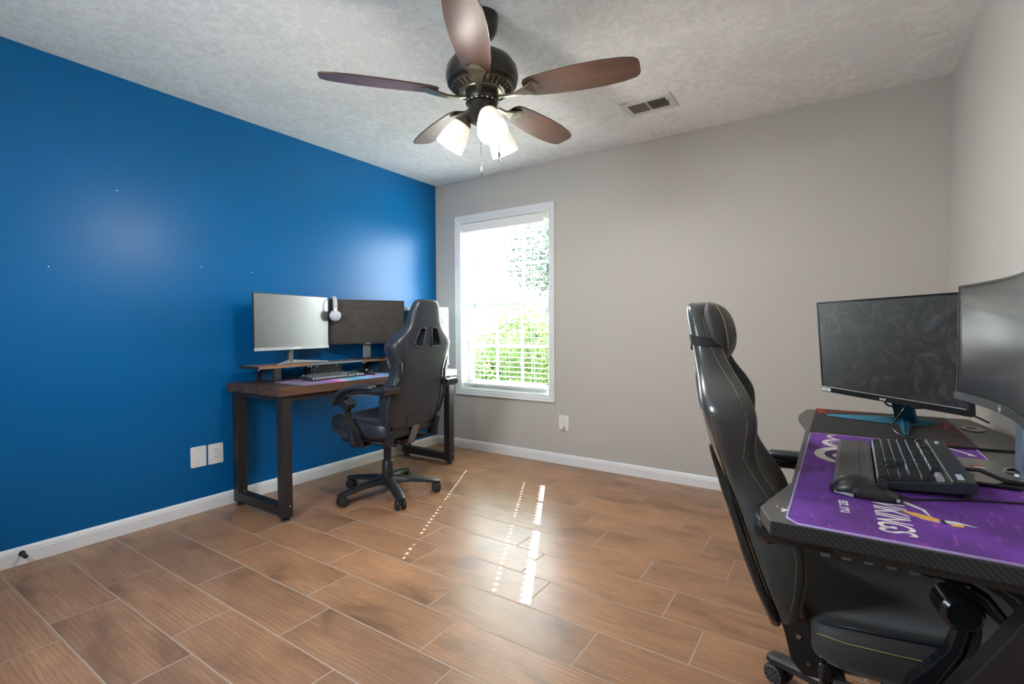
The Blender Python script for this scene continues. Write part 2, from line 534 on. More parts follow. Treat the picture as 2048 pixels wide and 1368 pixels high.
class MB:
    def __init__(self, mtx=None):
        self.v, self.f, self.mi, self.mats = [], [], [], []
        self.m = mtx
        self.cur = 0

    def use(self, m):
        if m not in self.mats:
            self.mats.append(m)
        self.cur = self.mats.index(m)
        return self

    def add(self, vs, fs):
        o = len(self.v)
        for p in vs:
            p = Vector(p)
            if self.m is not None:
                p = self.m @ p
            self.v.append(p)
        for f in fs:
            self.f.append([i + o for i in f])
            self.mi.append(self.cur)
        return self

    def box(self, c, s, rot=None):
        x, y, z = s[0] / 2, s[1] / 2, s[2] / 2
        vs = [Vector(p) for p in ((-x, -y, -z), (x, -y, -z), (x, y, -z), (-x, y, -z), (-x, -y, z), (x, -y, z), (x, y, z), (-x, y, z))]
        if rot is not None:
            vs = [rot @ p for p in vs]
        c = Vector(c)
        vs = [p + c for p in vs]
        return self.add(vs, [(3, 2, 1, 0), (4, 5, 6, 7), (0, 1, 5, 4), (1, 2, 6, 5), (2, 3, 7, 6), (3, 0, 4, 7)])

    def bb(self, a, b):
        return self.box([(a[i] + b[i]) / 2 for i in range(3)], [abs(b[i] - a[i]) for i in range(3)])

    def bar(self, a, b, w, h, up=(0, 0, 1)):
        a, b = Vector(a), Vector(b)
        d = (b - a)
        L = d.length
        d.normalize()
        u = Vector(up)
        s = d.cross(u)
        if s.length < 1e-4:
            s = d.cross(Vector((1, 0, 0)))
        s.normalize()
        u = s.cross(d)
        R = Matrix((s, d, u)).transposed().to_4x4()
        return self.box((a + b) / 2, (w, L, h), R)

    def loft(self, rings, cap=True, closed=True):
        n = len(rings[0])
        vs = [p for r in rings for p in r]
        fs = []
        for i in range(len(rings) - 1):
            for j in range(n if closed else n - 1):
                k = (j + 1) % n
                fs.append((i * n + j, i * n + k, (i + 1) * n + k, (i + 1) * n + j))
        if cap:
            fs.append(tuple(reversed(range(n))))
            fs.append(tuple((len(rings) - 1) * n + j for j in range(n)))
        return self.add(vs, fs)

    def tube(self, path, r, n=10, cap=True, flat=1.0, up=(0, 0, 1)):
        P = [Vector(p) for p in path]
        rs = r if isinstance(r, (list, tuple)) else [r] * len(P)
        rings = []
        last = None
        for i, p in enumerate(P):
            d = (P[min(i + 1, len(P) - 1)] - P[max(i - 1, 0)]).normalized()
            if last is None:
                s = d.cross(Vector(up))
                if s.length < 1e-3:
                    s = d.cross(Vector((1, 0, 0)))
            else:
                s = last - d * last.dot(d)
            s.normalize()
            last = s
            t = d.cross(s)
            rings.append([p + s * (rs[i] * math.cos(2 * PI * k / n)) + t * (rs[i] * flat * math.sin(2 * PI * k / n)) for k in range(n)])
        return self.loft(rings, cap)

    def lathe(self, prof, n=32, c=(0, 0, 0), mtx=None, cap=True):
        rings = []
        for (r, z) in prof:
            ring = [Vector((r * math.cos(2 * PI * k / n), r * math.sin(2 * PI * k / n), z)) for k in range(n)]
            if mtx is not None:
                ring = [mtx @ q for q in ring]
            rings.append([q + Vector(c) for q in ring])
        return self.loft(rings, cap)

    def cyl(self, a, b, r, n=16):
        return self.tube([a, b], r, n)

    def prism(self, poly, a, b, axis='z'):
        """poly in the plane normal to axis; extruded from a to b"""
        def P(u, v, w):
            return {'z': (u, v, w), 'y': (u, w, v), 'x': (w, u, v)}[axis]
        n = len(poly)
        vs = [P(u, v, a) for u, v in poly] + [P(u, v, b) for u, v in poly]
        fs = [tuple(reversed(range(n))), tuple(range(n, 2 * n))]
        for i in range(n):
            j = (i + 1) % n
            fs.append((i, j, n + j, n + i))
        return self.add(vs, fs)

    def ball(self, c, r, n=16, m=10):
        rr = r if isinstance(r, (tuple, list)) else (r, r, r)
        rings = []
        for i in range(1, m):
            t = -PI / 2 + PI * i / m
            rings.append([Vector((c[0] + rr[0] * math.cos(t) * math.cos(2 * PI * k / n), c[1] + rr[1] * math.cos(t) * math.sin(2 * PI * k / n), c[2] + rr[2] * math.sin(t))) for k in range(n)])
        return self.loft(rings, True)

    def build(self, name, mt=None, parent=None, smooth=False, bevel=None, subsurf=0, seg=2):
        me = bpy.data.meshes.new(name)
        me.from_pydata([tuple(p) for p in self.v], [], self.f)
        ms = self.mats if self.mats else ([mt] if mt else [])
        if mt and self.mats:
            pass
        for m in ms:
            me.materials.append(m)
        if self.mats:
            for i, p in enumerate(me.polygons):
                p.material_index = self.mi[i]
        bm = bmesh.new()
        bm.from_mesh(me)
        bmesh.ops.recalc_face_normals(bm, faces=bm.faces)
        bm.to_mesh(me)
        bm.free()
        o = bpy.data.objects.new(name, me)
        C.objects.link(o)
        if parent is not None:
            o.parent = parent
        if bevel:
            b = o.modifiers.new('bevel', 'BEVEL')
            b.width = bevel
            b.segments = seg
            b.limit_method = 'ANGLE'
            b.angle_limit = math.radians(35)
        if subsurf:
            s = o.modifiers.new('sub', 'SUBSURF')
            s.levels = s.render_levels = subsurf
        if smooth or subsurf:
            for p in me.polygons:
                p.use_smooth = True
            if smooth == 'auto':
                me.set_sharp_from_angle(angle=math.radians(40))
        return o


def tag(o, label=None, cat=None, group=None, kind=None):
    if label: o['label'] = label
    if cat: o['category'] = cat
    if group: o['group'] = group
    if kind: o['kind'] = kind
    return o


def thing(name, label, cat, loc=(0, 0, 0), rz=0, group=None):
    o = bpy.data.objects.new(name, None)
    o.empty_display_size = 0.1
    C.objects.link(o)
    o.location = loc
    o.rotation_euler = (0, 0, rz)
    return tag(o, label, cat, group)


def struct(o):
    o['kind'] = 'structure'
    return o


def apply_mods(o):
    bpy.context.view_layer.update()
    dg = bpy.context.evaluated_depsgraph_get()
    me = bpy.data.meshes.new_from_object(o.evaluated_get(dg))
    o.modifiers.clear()
    o.data = me
    return o


def text_mesh(name, s, size, mt, parent, mtx, extrude=0.0003, shear=0.0, spacing=1.0, bold=0.0, sx=1.0):
    cu = bpy.data.curves.new(name, 'FONT')
    cu.body = s
    cu.size = size
    cu.extrude = extrude
    cu.shear = shear
    cu.space_character = spacing
    cu.offset = bold
    cu.align_x = 'CENTER'
    cu.align_y = 'CENTER'
    tmp = bpy.data.objects.new(name + '_tmp', cu)
    C.objects.link(tmp)
    dg = bpy.context.evaluated_depsgraph_get()
    dg.update()
    me = bpy.data.meshes.new_from_object(tmp.evaluated_get(dg))
    me.materials.clear()
    me.materials.append(mt)
    me.transform(mtx @ Matrix.Diagonal((sx, 1, 1, 1)))
    bpy.data.objects.remove(tmp)
    bpy.data.curves.remove(cu)
    o = bpy.data.objects.new(name, me)
    C.objects.link(o)
    if parent is not None:
        o.parent = parent
    return o


def frame_mtx(origin, x, y):
    x = Vector(x).normalized()
    y = Vector(y).normalized()
    z = x.cross(y).normalized()
    m = Matrix((x, y, z)).transposed().to_4x4()
    m.translation = Vector(origin)
    return m


def rrect(w, h, r, n=4):
    pts = []
    for cx, cy, a0 in ((w / 2 - r, h / 2 - r, 0), (-w / 2 + r, h / 2 - r, 90), (-w / 2 + r, -h / 2 + r, 180), (w / 2 - r, -h / 2 + r, 270)):
        for k in range(n + 1):
            a = math.radians(a0 + 90 * k / n)
            pts.append((cx + r * math.cos(a), cy + r * math.sin(a)))
    return pts

# ================================================================== ROOM
T = 0.14
struct(MB().bb((-T, REAR - T, -0.1), (ROOM_W + T, T, 0)).build('floor', MT['floor']))
struct(MB().bb((-T, REAR - T, ROOM_H), (ROOM_W + T, T, ROOM_H + 0.1)).build('ceiling', MT['ceiling']))
struct(MB().bb((-T, REAR, 0), (0, 0, ROOM_H)).build('wall_left', MT['blue']))
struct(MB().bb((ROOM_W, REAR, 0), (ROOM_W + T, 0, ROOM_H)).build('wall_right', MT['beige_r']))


def wall_with_hole(name, y0, y1, x0, x1, hx0, hx1, hz0, hz1, m):
    b = MB()
    b.bb((x0, y0, 0), (hx0, y1, ROOM_H))
    b.bb((hx1, y0, 0), (x1, y1, ROOM_H))
    b.bb((hx0, y0, 0), (hx1, y1, hz0))
    b.bb((hx0, y0, hz1), (hx1, y1, ROOM_H))
    return struct(b.build(name, m))


WX0, WX1, WZ0, WZ1 = 0.300, 1.234, 0.545, 2.062
wall_with_hole('wall_back', 0, T, -T, ROOM_W + T, WX0, WX1, WZ0, WZ1, MT['beige'])
RX0, RX1, RZ0, RZ1 = 1.20, 2.00, 1.10, 2.05
wall_with_hole('wall_rear', REAR - T, REAR, -T, ROOM_W + T, RX0, RX1, RZ0, RZ1, MT['beige'])

BBP = [(0, 0), (0.013, 0), (0.013, 0.058), (0.011, 0.063), (0.011, 0.069), (0.0075, 0.076), (0.0035, 0.081), (0, 0.083)]


def baseboard(name, a, b, nrm):
    a, b, nrm = Vector(a), Vector(b), Vector(nrm)
    rings = [[p + nrm * u + Vector((0, 0, v)) for u, v in BBP] for p in (a, b)]
    return struct(MB().loft(rings).build(name, MT['trim']))


baseboard('baseboard_left', (0, REAR, 0), (0, 0, 0), (1, 0, 0))
baseboard('baseboard_back', (0, 0, 0), (ROOM_W, 0, 0), (0, -1, 0))
baseboard('baseboard_right', (ROOM_W, 0, 0), (ROOM_W, REAR, 0), (-1, 0, 0))


def casing(name, x0, x1, z0, z1, w=0.058, y=0.0, sgn=-1):
    """moulded picture-frame casing with mitred corners"""
    prof = [(0, 0), (0, 0.010), (0.008, 0.013), (0.018, 0.013), (0.024, 0.017), (0.044, 0.019), (0.050, 0.022), (w, 0.022), (w, 0)]
    b = MB()
    rings = []
    for (cx, cz, dx, dz) in ((x0, z0, -1, -1), (x1, z0, 1, -1), (x1, z1, 1, 1), (x0, z1, -1, 1), (x0, z0, -1, -1)):
        rings.append([Vector((cx + dx * u, y + sgn * v, cz + dz * u)) for u, v in prof])
    b.loft(rings, cap=False)
    return struct(b.build(name, MT['trim']))


casing('trim_1', 0.309, 1.228, 0.553, 2.056)

# window_1 : double hung sash window in the back wall
w1 = thing('window_1', 'white double-hung window with grid muntins behind open blinds', 'window')
struct(w1)
b = MB()
for (x0, x1, z0, z1) in ((WX0, WX0 + 0.012, WZ0, WZ1), (WX1 - 0.012, WX1, WZ0, WZ1), (WX0, WX1, WZ0, WZ0 + 0.012), (WX0, WX1, WZ1 - 0.012, WZ1)):
    b.bb((x0, 0.0, z0), (x1, T, z1))
b.build('window_frame', MT['vinyl'], w1)
GX0, GX1 = 0.375, 1.172


def sash(name, y0, y1, z0, z1, gz0, gz1, zm):
    b = MB()
    b.bb((WX0 + 0.012, y0, z0), (GX0, y1, z1))
    b.bb((GX1, y0, z0), (WX1 - 0.012, y1, z1))
    b.bb((GX0, y0, z0), (GX1, y1, gz0))
    b.bb((GX0, y0, gz1), (GX1, y1, z1))
    s = b.build(name, MT['vinyl'], w1, bevel=0.002)
    m = MB()
    for k in (1, 2):
        x = GX0 + (GX1 - GX0) * k / 3
        m.bb((x - 0.011, y0 + 0.006, gz0), (x + 0.011, y1 - 0.006, gz1))
    m.bb((GX0, y0 + 0.0065, zm - 0.011), (GX1, y1 - 0.0065, zm + 0.011))
    m.build('muntin_grid', MT['vinyl'], s)
    MB().bb((GX0, (y0 + y1) / 2 - 0.001, gz0), (GX1, (y0 + y1) / 2 + 0.001, gz1)).build('window_glass', MT['glass'], s)
    return s


sash('lower_sash', 0.084, 0.108, WZ0 + 0.012, 1.338, 0.615, 1.290, 0.945)
sash('upper_sash', 0.110, 0.134, 1.295, WZ1 - 0.012, 1.340, 2.005, 1.660)

# rear window behind the camera, added to let in fill daylight
w2 = thing('fill_window', 'white window added in the unseen wall behind the viewer for fill light', 'window')
struct(w2)
b = MB()
for (x0, x1, z0, z1) in ((RX0, RX0 + 0.05, RZ0, RZ1), (RX1 - 0.05, RX1, RZ0, RZ1), (RX0 + 0.05, RX1 - 0.05, RZ0, RZ0 + 0.05), (RX0 + 0.05, RX1 - 0.05, RZ1 - 0.05, RZ1),
                         ((RX0 + RX1) / 2 - 0.02, (RX0 + RX1) / 2 + 0.02, RZ0 + 0.05, RZ1 - 0.05)):
    b.bb((x0, REAR - 0.09, z0), (x1, REAR - 0.05, z1))
b.build('window_frame', MT['vinyl'], w2)
MB().bb((RX0 + 0.05, REAR - 0.072, RZ0 + 0.05), (RX1 - 0.05, REAR - 0.069, RZ1 - 0.05)).build('window_glass', MT['glass'], w2)

# ------------------------------------------------------------------ blind
bl = thing('window_blind', 'white two-inch horizontal blind with open slats hanging in the window', 'blind', (0.75, 0.055, 2.0))
SX0, SX1 = 0.345, 1.156
ox, oy, oz = 0.75, 0.055, 2.0


def L3(x, y, z):
    return (x - ox, y - oy, z - oz)


b = MB()
prof = [(0.004, 1.972), (0.004, 2.044), (0.012, 2.048), (0.018, 2.048), (0.018, 1.978), (0.012, 1.968)]
b.prism([(y - oy, z - oz) for y, z in prof], 0.318 - ox, 1.170 - ox, 'x')
b.bb(L3(0.318, 0.0181, 1.978), L3(0.323, 0.078, 2.046))
b.build('valance', MT['blind'], bl, bevel=0.0015)
MB().bb(L3(SX0, 0.032, 1.995), L3(SX1, 0.078, 2.045)).build('head_rail', MT['blind'], bl)
HX = (0.487, 1.020)
slat_me = None
nsl = 32
for k in range(nsl):
    z = 1.962 - k * 0.0430
    if slat_me is None:
        b = MB()
        th = 0.0013
        zz = 0.0
        b.bb((SX0 - ox, -0.0255, -th), (SX1 - ox, -0.005, th))
        b.bb((SX0 - ox, 0.005, -th), (SX1 - ox, 0.0255, th))
        xs = [SX0, HX[0] - 0.006, HX[0] + 0.006, HX[1] - 0.006, HX[1] + 0.006, SX1]
        for i in (0, 2, 4):
            b.bb((xs[i] - ox, -0.005, -th), (xs[i + 1] - ox, 0.005, th))
        so = b.build('slat', MT['blind'], bl)
        slat_me = so.data
    else:
        so = bpy.data.objects.new('slat', slat_me)
        C.objects.link(so)
        so.parent = bl
    so.location = (0, 0, z - oz)
ZB = 1.962 - (nsl - 1) * 0.0430
MB().bb(L3(SX0 - 0.01, 0.030, ZB - 0.047), L3(SX1, 0.080, ZB - 0.030)).build('bottom_rail', MT['blind'], bl, bevel=0.004)
b = MB()
for x in (0.503, 0.777, 1.036):
    for y in (0.0285, 0.0815):
        b.cyl(L3(x, y, 1.99), L3(x, y, ZB - 0.03), 0.0009, 6)
for x in (1.042, 1.050):
    b.cyl(L3(x, 0.026, 1.99), L3(x, 0.026, 0.72), 0.0009, 6)
b.build('ladder_cord', MT['cord'], bl)
for z_ in (2.040, 2.018):
    MB().bb(L3(1.178, 0.020, z_ - 0.008), L3(1.182, 0.026, z_ + 0.006)).build('bracket_slot', MT['slot'], bl)
MB().bb(L3(1.1721, 0.022, 1.995), L3(1.215, 0.028, 2.0485)).build('mount_bracket', MT['blind'], bl)
MB().cyl(L3(0.445, 0.020, 1.985), L3(0.445, 0.020, 1.285), 0.0035, 8).build('tilt_wand', MT['wand'], bl)

# ------------------------------------------------------------------ outlets and plates
def wallplate(name, label, cat, origin, nx, duplex=True, w=0.088, h=0.124):
    """nx: room-facing normal"""
    t = thing(name, label, cat, origin)
    n = Vector(nx)
    side = Vector((0, 0, 1)).cross(n)
    m = frame_mtx((0, 0, 0), side, (0, 0, 1))
    MB(m).prism(rrect(w, h, 0.007), 0.0002, 0.006).build('cover_plate', MT['plate'], t, bevel=0.0015)
    if duplex:
        for s in (1, -1):
            r = MB(m).prism([(u, v + s * 0.0195) for u, v in rrect(0.034, 0.028, 0.012)], 0.006, 0.0085).build('receptacle', MT['plate'], t)
            q = MB(m)
            q.bb((-0.0085, s * 0.0195 - 0.001, 0.0085), (-0.0060, s * 0.0195 + 0.008, 0.0088))
            q.bb((0.0060, s * 0.0195 - 0.001, 0.0085), (0.0085, s * 0.0195 + 0.007, 0.0088))
            q.tube([(0, s * 0.0195 - 0.007, 0.0085), (0, s * 0.0195 - 0.007, 0.0088)], 0.0028, 10)
            q.build('slot', MT['slot'], r)
        MB(m).tube([(0, 0, 0.006), (0, 0, 0.0072)], 0.0028, 10).build('screw', MT['silver'], t)
    else:
        for s in (0.042, -0.042):
            MB(m).tube([(0, s, 0.006), (0, s, 0.0070)], 0.0028, 10).build('screw', MT['ventdark'], t)
    return t


wallplate('blank_wall_plate', 'plain white blank cover plate low on the blue wall', 'wall plate', (0, -2.1135, 0.336), (1, 0, 0), False)
wallplate('electrical_outlet', 'white duplex outlet on the blue wall beside the blank plate', 'outlet', (0, -2.015, 0.335), (1, 0, 0))
to = wallplate('electrical_outlet', 'white outlet with a small plug on the beige wall below the window', 'outlet', (1.361, 0, 0.335), (0, -1, 0))
ub = thing('plug_adapter', 'small white plug adapter in the lower socket on the beige wall', 'plug', (1.357, -0.0255, 0.308))
MB().box((0, 0, 0), (0.030, 0.032, 0.026)).build('adapter_body', MT['plate'], ub, bevel=0.003)
MB().box((0.014, -0.012, -0.018), (0.010, 0.012, 0.012)).build('adapter_tip', MT['silver'], ub, bevel=0.002)
wallplate('electrical_outlet', 'white outlet on the blue wall low under the far end of the desk', 'outlet', (0, -0.555, 0.175), (1, 0, 0))
pb = thing('power_adapter', 'white power adapter plugged in under the desk with a looped cable', 'power adapter', (0.032, -0.555, 0.155))
MB().box((0, 0, 0), (0.046, 0.062, 0.085)).build('adapter_body', MT['whiteplastic'], pb, bevel=0.005)
MB().tube([(0.02, 0.0, 0.043), (0.05, 0.0, 0.075), (0.075, 0.03, 0.085), (0.09, 0.07, 0.07), (0.07, 0.12, 0.085)], 0.0035, 8).build('cable', MT['whiteplastic'], pb, smooth=True)
MB().tube([(0.02, 0.01, -0.04), (0.05, 0.02, -0.10), (0.12, 0.03, -0.140), (0.22, 0.02, -0.149), (0.26, 0.06, -0.1495)], 0.003, 8).build('cable', MT['rubber'], pb, smooth=True)

ds = thing('door_stop', 'small black door stop screwed to the white baseboard by the blue wall', 'door stop', (0.013, -2.891, 0.052))
m = Matrix.Rotation(PI / 2, 4, 'Y')
MB().lathe([(0.013, 0.0002), (0.013, 0.004), (0.009, 0.009), (0.006, 0.012), (0.0045, 0.03), (0.0045, 0.044)], 20, mtx=m).build('post', MT['steel_black'], ds, smooth='auto')
MB().lathe([(0.0075, 0.044), (0.0095, 0.050), (0.009, 0.060), (0.006, 0.063)], 20, mtx=m).build('rubber_tip', MT['rubber'], ds, smooth='auto')

# ------------------------------------------------------------------ ceiling vent
vt = thing('ceiling_vent', 'white rectangular supply vent with two louvre banks on the ceiling', 'vent', (2.228, -0.553, ROOM_H))
b = MB()
W_, D_ = 0.300, 0.200
for (x0, x1, y0, y1) in ((-W_ / 2, -0.112, -D_ / 2, D_ / 2), (0.112, W_ / 2, -D_ / 2, D_ / 2), (-0.112, 0.112, -D_ / 2, -0.062), (-0.112, 0.112, 0.062, D_ / 2), (-0.004, 0.004, -0.062, 0.062)):
    b.bb((x0, y0, -0.009), (x1, y1, -0.0002))
b.build('vent_frame', MT['vent'], vt, bevel=0.002)
MB().bb((-0.112, -0.062, -0.002), (0.112, 0.062, -0.0004)).build('vent_cavity', MT['ventblack'], vt)
for s, tl in ((-1, 0.9), (1, -0.9)):
    b = MB()
    for k in range(13):
        x = s * (0.012 + k * 0.0078)
        b.box((x, 0, -0.006), (0.0016, 0.122, 0.0085), rotm('Y', tl))
    b.build('louver_bank', MT['ventdark'], vt)
MB().box((-0.132, 0.0, -0.0095), (0.004, 0.004, 0.002)).build('screw', MT['ventdark'], vt)
MB().box((0.122, -0.02, -0.014), (0.004, 0.012, 0.012)).build('damper_lever', MT['ventdark'], vt)

# ------------------------------------------------------------------ outside
GZ = -3.0
tag(MB().bb((-45, 0.5, GZ - 0.2), (40, 60, GZ)).build('lawn', MT['lawn']), 'green lawn outside beyond the window', 'lawn', kind='structure')
tag(MB().bb((-45, -45, GZ - 0.2), (40, 0.49, GZ)).build('bounce_ground', MT['ground_bounce']), 'unseen pale ground added behind the viewer to bounce light', 'bounce_ground', kind='structure')  # out of view, added to bounce daylight onto the ceiling
hs = thing('neighbour_house', 'pale house with tan roof seen through the left of the window', 'house', (-14.6, 20, GZ))
MB().bb((-6.5, 0, 0), (2.4, 7, 4.3)).build('house_wall', MT['siding'], hs)
MB().prism([(-0.6, 4.3), (7.6, 4.3), (3.5, 6.3)], -7.0, 2.8, 'x').build('house_roof', MT['roof'], hs)
MB().bb((-3.0, -0.06, 2.05), (1.3, 0.0, 2.7)).build('house_window', MT['houseglass'], hs)
fn = thing('garden_fence', 'tan wooden fence low outside beyond the window', 'fence', (-11.5, 15, GZ))
MB().bb((-3.5, 0, 0), (6, 0.06, 1.7)).build('fence_panel', MT['fencewood'], fn)


def tree(name, label, loc, h, cr, mt, n, seed, group='trees outside the window'):
    rnd = random.Random(seed)
    t = thing(name, label, 'tree', loc, 0, group)
    MB().tube([(0, 0, 0), (0.1, 0.05, h * 0.35), (0, 0.1, h * 0.7)], [0.22, 0.16, 0.08], 10).build('trunk', MT['bark'], t, smooth=True)
    b = MB()
    blobs = [(rnd.uniform(-cr, cr) * 0.65, rnd.uniform(-cr, cr) * 0.65, rnd.uniform(h * 0.25, h - cr * 0.45), rnd.uniform(0.38, 0.62) * cr) for _ in range(16)]
    for k in range(n):
        bx, by, bz, br = blobs[k % len(blobs)]
        d = Vector((rnd.gauss(0, 1), rnd.gauss(0, 1), rnd.gauss(0, 1))).normalized()
        c = Vector((bx, by, bz)) + d * br * rnd.uniform(0.75, 1.05)
        nrm = (d + Vector((rnd.gauss(0, .5), rnd.gauss(0, .5), rnd.gauss(0, .5) + 0.3))).normalized()
        s1 = nrm.orthogonal().normalized()
        a = rnd.uniform(0, 2 * PI)
        s1 = s1 * math.cos(a) + nrm.cross(s1) * math.sin(a)
        s2 = nrm.cross(s1)
        L = rnd.uniform(0.045, 0.10) * (1.35 if h > 6 else 1.0)
        b.add([c - s1 * L, c + s2 * L * 0.45, c + s1 * L, c - s2 * L * 0.45], [(0, 1, 2, 3)])
    b.build('foliage', mt, t)
    return t


tree('leafy_tree', 'tall blue-green tree filling the upper right of the window view', (-5.9, 16.5, GZ), 9.8, 3.2, MT['leaf2'], 15000, 1)
tree('leafy_tree', 'bushy yellow-green tree in the middle of the lower window view', (-6.7, 9.6, GZ), 4.5, 1.7, MT['leaf1'], 12000, 2)
tree('leafy_tree', 'green tree at the lower right of the window view', (-2.9, 7.3, GZ), 4.7, 1.5, MT['leaf1'], 9000, 3)
tree('leafy_tree', 'distant tree behind the house at the left of the window view', (-24.5, 36, GZ), 8.0, 3.6, MT['leaf2'], 5000, 4)

# ================================================================== CEILING FAN
FX, FY = 1.904, -1.791
fan = thing('ceiling_fan', 'five-blade bronze ceiling fan with walnut blades and three lit glass shades', 'ceiling fan', (FX, FY, ROOM_H))
MB().lathe([(0.026, -0.098), (0.050, -0.088), (0.066, -0.060), (0.071, -0.012), (0.070, -0.0005)], 40).build('canopy', MT['bronze'], fan, smooth='auto')
MB().lathe([(0.0125, -0.20), (0.0125, -0.095)], 16).build('downrod', MT['bronze'], fan, smooth='auto')
hous = MB().lathe([(0.020, -0.155), (0.050, -0.158), (0.095, -0.172), (0.130, -0.195), (0.150, -0.225), (0.156, -0.258), (0.154, -0.275), (0.150, -0.283),
                   (0.148, -0.287), (0.149, -0.292), (0.143, -0.298), (0.134, -0.304)], 64).build('motor_housing', MT['bronze'], fan, smooth='auto')
MB().lathe([(0.135, -0.300), (0.128, -0.308), (0.098, -0.322), (0.090, -0.323), (0.088, -0.328), (0.078, -0.330)], 64).build('vent_ring', MT['bronze_l'], fan, smooth='auto')
b = MB()
for k in range(30):
    a = 2 * PI * k / 30
    m = Matrix.Rotation(a, 4, 'Z') @ Matrix.Translation((0.113, 0, -0.3165)) @ Matrix.Rotation(-0.44, 4, 'Y')
    q = MB(m)
    q.prism([(-0.015, -0.0022), (0.015, -0.0045), (0.015, 0.0045), (-0.015, 0.0022)], -0.0025, 0.0015)
    b.add(q.v, q.f)
b.build('vent_slot', MT['ventblack'], hous)
MB().lathe([(0.070, -0.328), (0.072, -0.350), (0.066, -0.358), (0.066, -0.366), (0.071, -0.368), (0.071, -0.374), (0.064, -0.376),
            (0.063, -0.405), (0.068, -0.412), (0.070, -0.424), (0.060, -0.436), (0.055, -0.446), (0.038, -0.456), (0.020, -0.458)], 48).build('switch_housing', MT['bronze'], fan, smooth='auto')
b = MB()
for k in range(20):
    a = 2 * PI * k / 20
    b.box((0.0685 * math.cos(a), 0.0685 * math.sin(a), -0.371), (0.008, 0.010, 0.006), rotm('Z', a))
b.build('flywheel_screws', MT['chrome'], fan)

BZ = -0.335
PHI = math.radians(229.06)
bl_me = br_me = None
# outline of a blade: radius along x, width across y
outl = [(0.190, 0.030), (0.200, 0.046), (0.225, 0.056), (0.30, 0.066), (0.42, 0.074), (0.52, 0.074), (0.60, 0.066), (0.645, 0.054), (0.660, 0.040), (0.664, 0.022)]
for k in range(5):
    a = PHI - k * 2 * PI / 5
    R = Matrix.Rotation(a, 4, 'Z')
    if bl_me is None:
        poly = [(x, -y) for x, y in outl] + [(x, y) for x, y in reversed(outl)]
        mm = Matrix.Translation((0, 0, BZ)) @ Matrix.Rotation(math.radians(-12), 4, 'X')
        o = MB(mm).prism(poly, -0.003, 0.003).build('blade', MT['bladewood'], fan, bevel=0.0015)
        bl_me = o.data
        q = MB()
        # cast arm: slim neck flaring to a three-pointed plate below the blade
        q.loft([[(0.062, -0.010, -0.352), (0.062, 0.010, -0.352), (0.062, 0.010, -0.343), (0.062, -0.010, -0.343)],
                [(0.100, -0.009, -0.360), (0.100, 0.009, -0.360), (0.100, 0.009, -0.351), (0.100, -0.009, -0.351)],
                [(0.150, -0.012, -0.361), (0.150, 0.012, -0.361), (0.150, 0.012, -0.352), (0.150, -0.012, -0.352)],
                [(0.195, -0.024, -0.351), (0.195, 0.024, -0.357), (0.195, 0.024, -0.347), (0.195, -0.024, -0.341)],
                [(0.235, -0.040, -0.336), (0.235, 0.040, -0.352), (0.235, 0.040, -0.346), (0.235, -0.040, -0.330)],
                [(0.262, -0.016, -0.337), (0.262, 0.016, -0.344), (0.262, 0.016, -0.339), (0.262, -0.016, -0.332)]])
        br = q.build('blade_arm', MT['bronze_l'], o, bevel=0.002)
        br_me = br.data
    else:
        o = bpy.data.objects.new('blade', bl_me)
        C.objects.link(o)
        o.parent = fan
        bv = o.modifiers.new('bevel', 'BEVEL')
        bv.width = 0.0015
        bv.segments = 2
        br = bpy.data.objects.new('blade_arm', br_me)
        C.objects.link(br)
        br.parent = o
        bv = br.modifiers.new('bevel', 'BEVEL')
        bv.width = 0.002
    o.rotation_euler = (0, 0, a)

for k, az in enumerate((-37, 83, -157)):
    a = math.radians(az)
    m = Matrix.Rotation(a, 4, 'Z') @ Matrix.Translation((0.058, 0, -0.402)) @ Matrix.Rotation(math.radians(-33), 4, 'Y')
    hold = MB(m).lathe([(0.012, 0.012), (0.016, -0.010), (0.024, -0.030), (0.036, -0.045), (0.040, -0.058), (0.037, -0.060), (0.030, -0.052)], 32).build('lamp_holder', MT['bronze_l'], fan, smooth='auto')
    sh = MB(m)
    outer = [(0.030, -0.052), (0.038, -0.058), (0.048, -0.085), (0.056, -0.115), (0.061, -0.150), (0.0625, -0.172)]
    inner = [(r - 0.0035, z) for r, z in reversed(outer)]
    prof = outer + inner
    rings = [[m @ Vector((r * math.cos(2 * PI * j / 40), r * math.sin(2 * PI * j / 40), z)) for j in range(40)] for r, z in prof]
    sh.m = None
    sh.loft(rings + [rings[0]], cap=False)
    s_ = sh.build('lamp_shade', MT['lampglass'], fan, smooth='auto')
    q = MB(m)
    q.ball((0, 0, -0.112), (0.024, 0.024, 0.036))
    q.build('bulb', MT['bulb'], s_, smooth=True)
    ld = bpy.data.lights.new('fan_lamp', 'POINT')
    ld.energy = 14.0
    ld.color = (1.0, 0.94, 0.86)
    ld.shadow_soft_size = 0.045
    lo = bpy.data.objects.new('fan_lamp', ld)
    C.objects.link(lo)
    lo.parent = fan
    lo.location = m @ Vector((0, 0, -0.175))
for nm, (x, y), zt, zb in (('pull_chain', (-0.030, 0.030), -0.452, -0.622), ('pull_chain', (0.040, 0.068), -0.430, -0.567)):
    b = MB()
    z = zt
    b.tube([(x, y, zt), (x, y, zb)], 0.0009, 6)
    while z > zb:
        b.ball((x, y, z), 0.0017, 6, 4)
        z -= 0.0048
    c = b.build(nm, MT['bronze_l'], fan)
    MB().tube([(x, y, zb + 0.004), (x, y, zb - 0.002), (x, y, zb - 0.006), (x, y, zb - 0.040), (x, y, zb - 0.043)], [0.001, 0.003, 0.0045, 0.0045, 0.003], 12).build('pull_fob', MT['bronze'], c, smooth='auto')

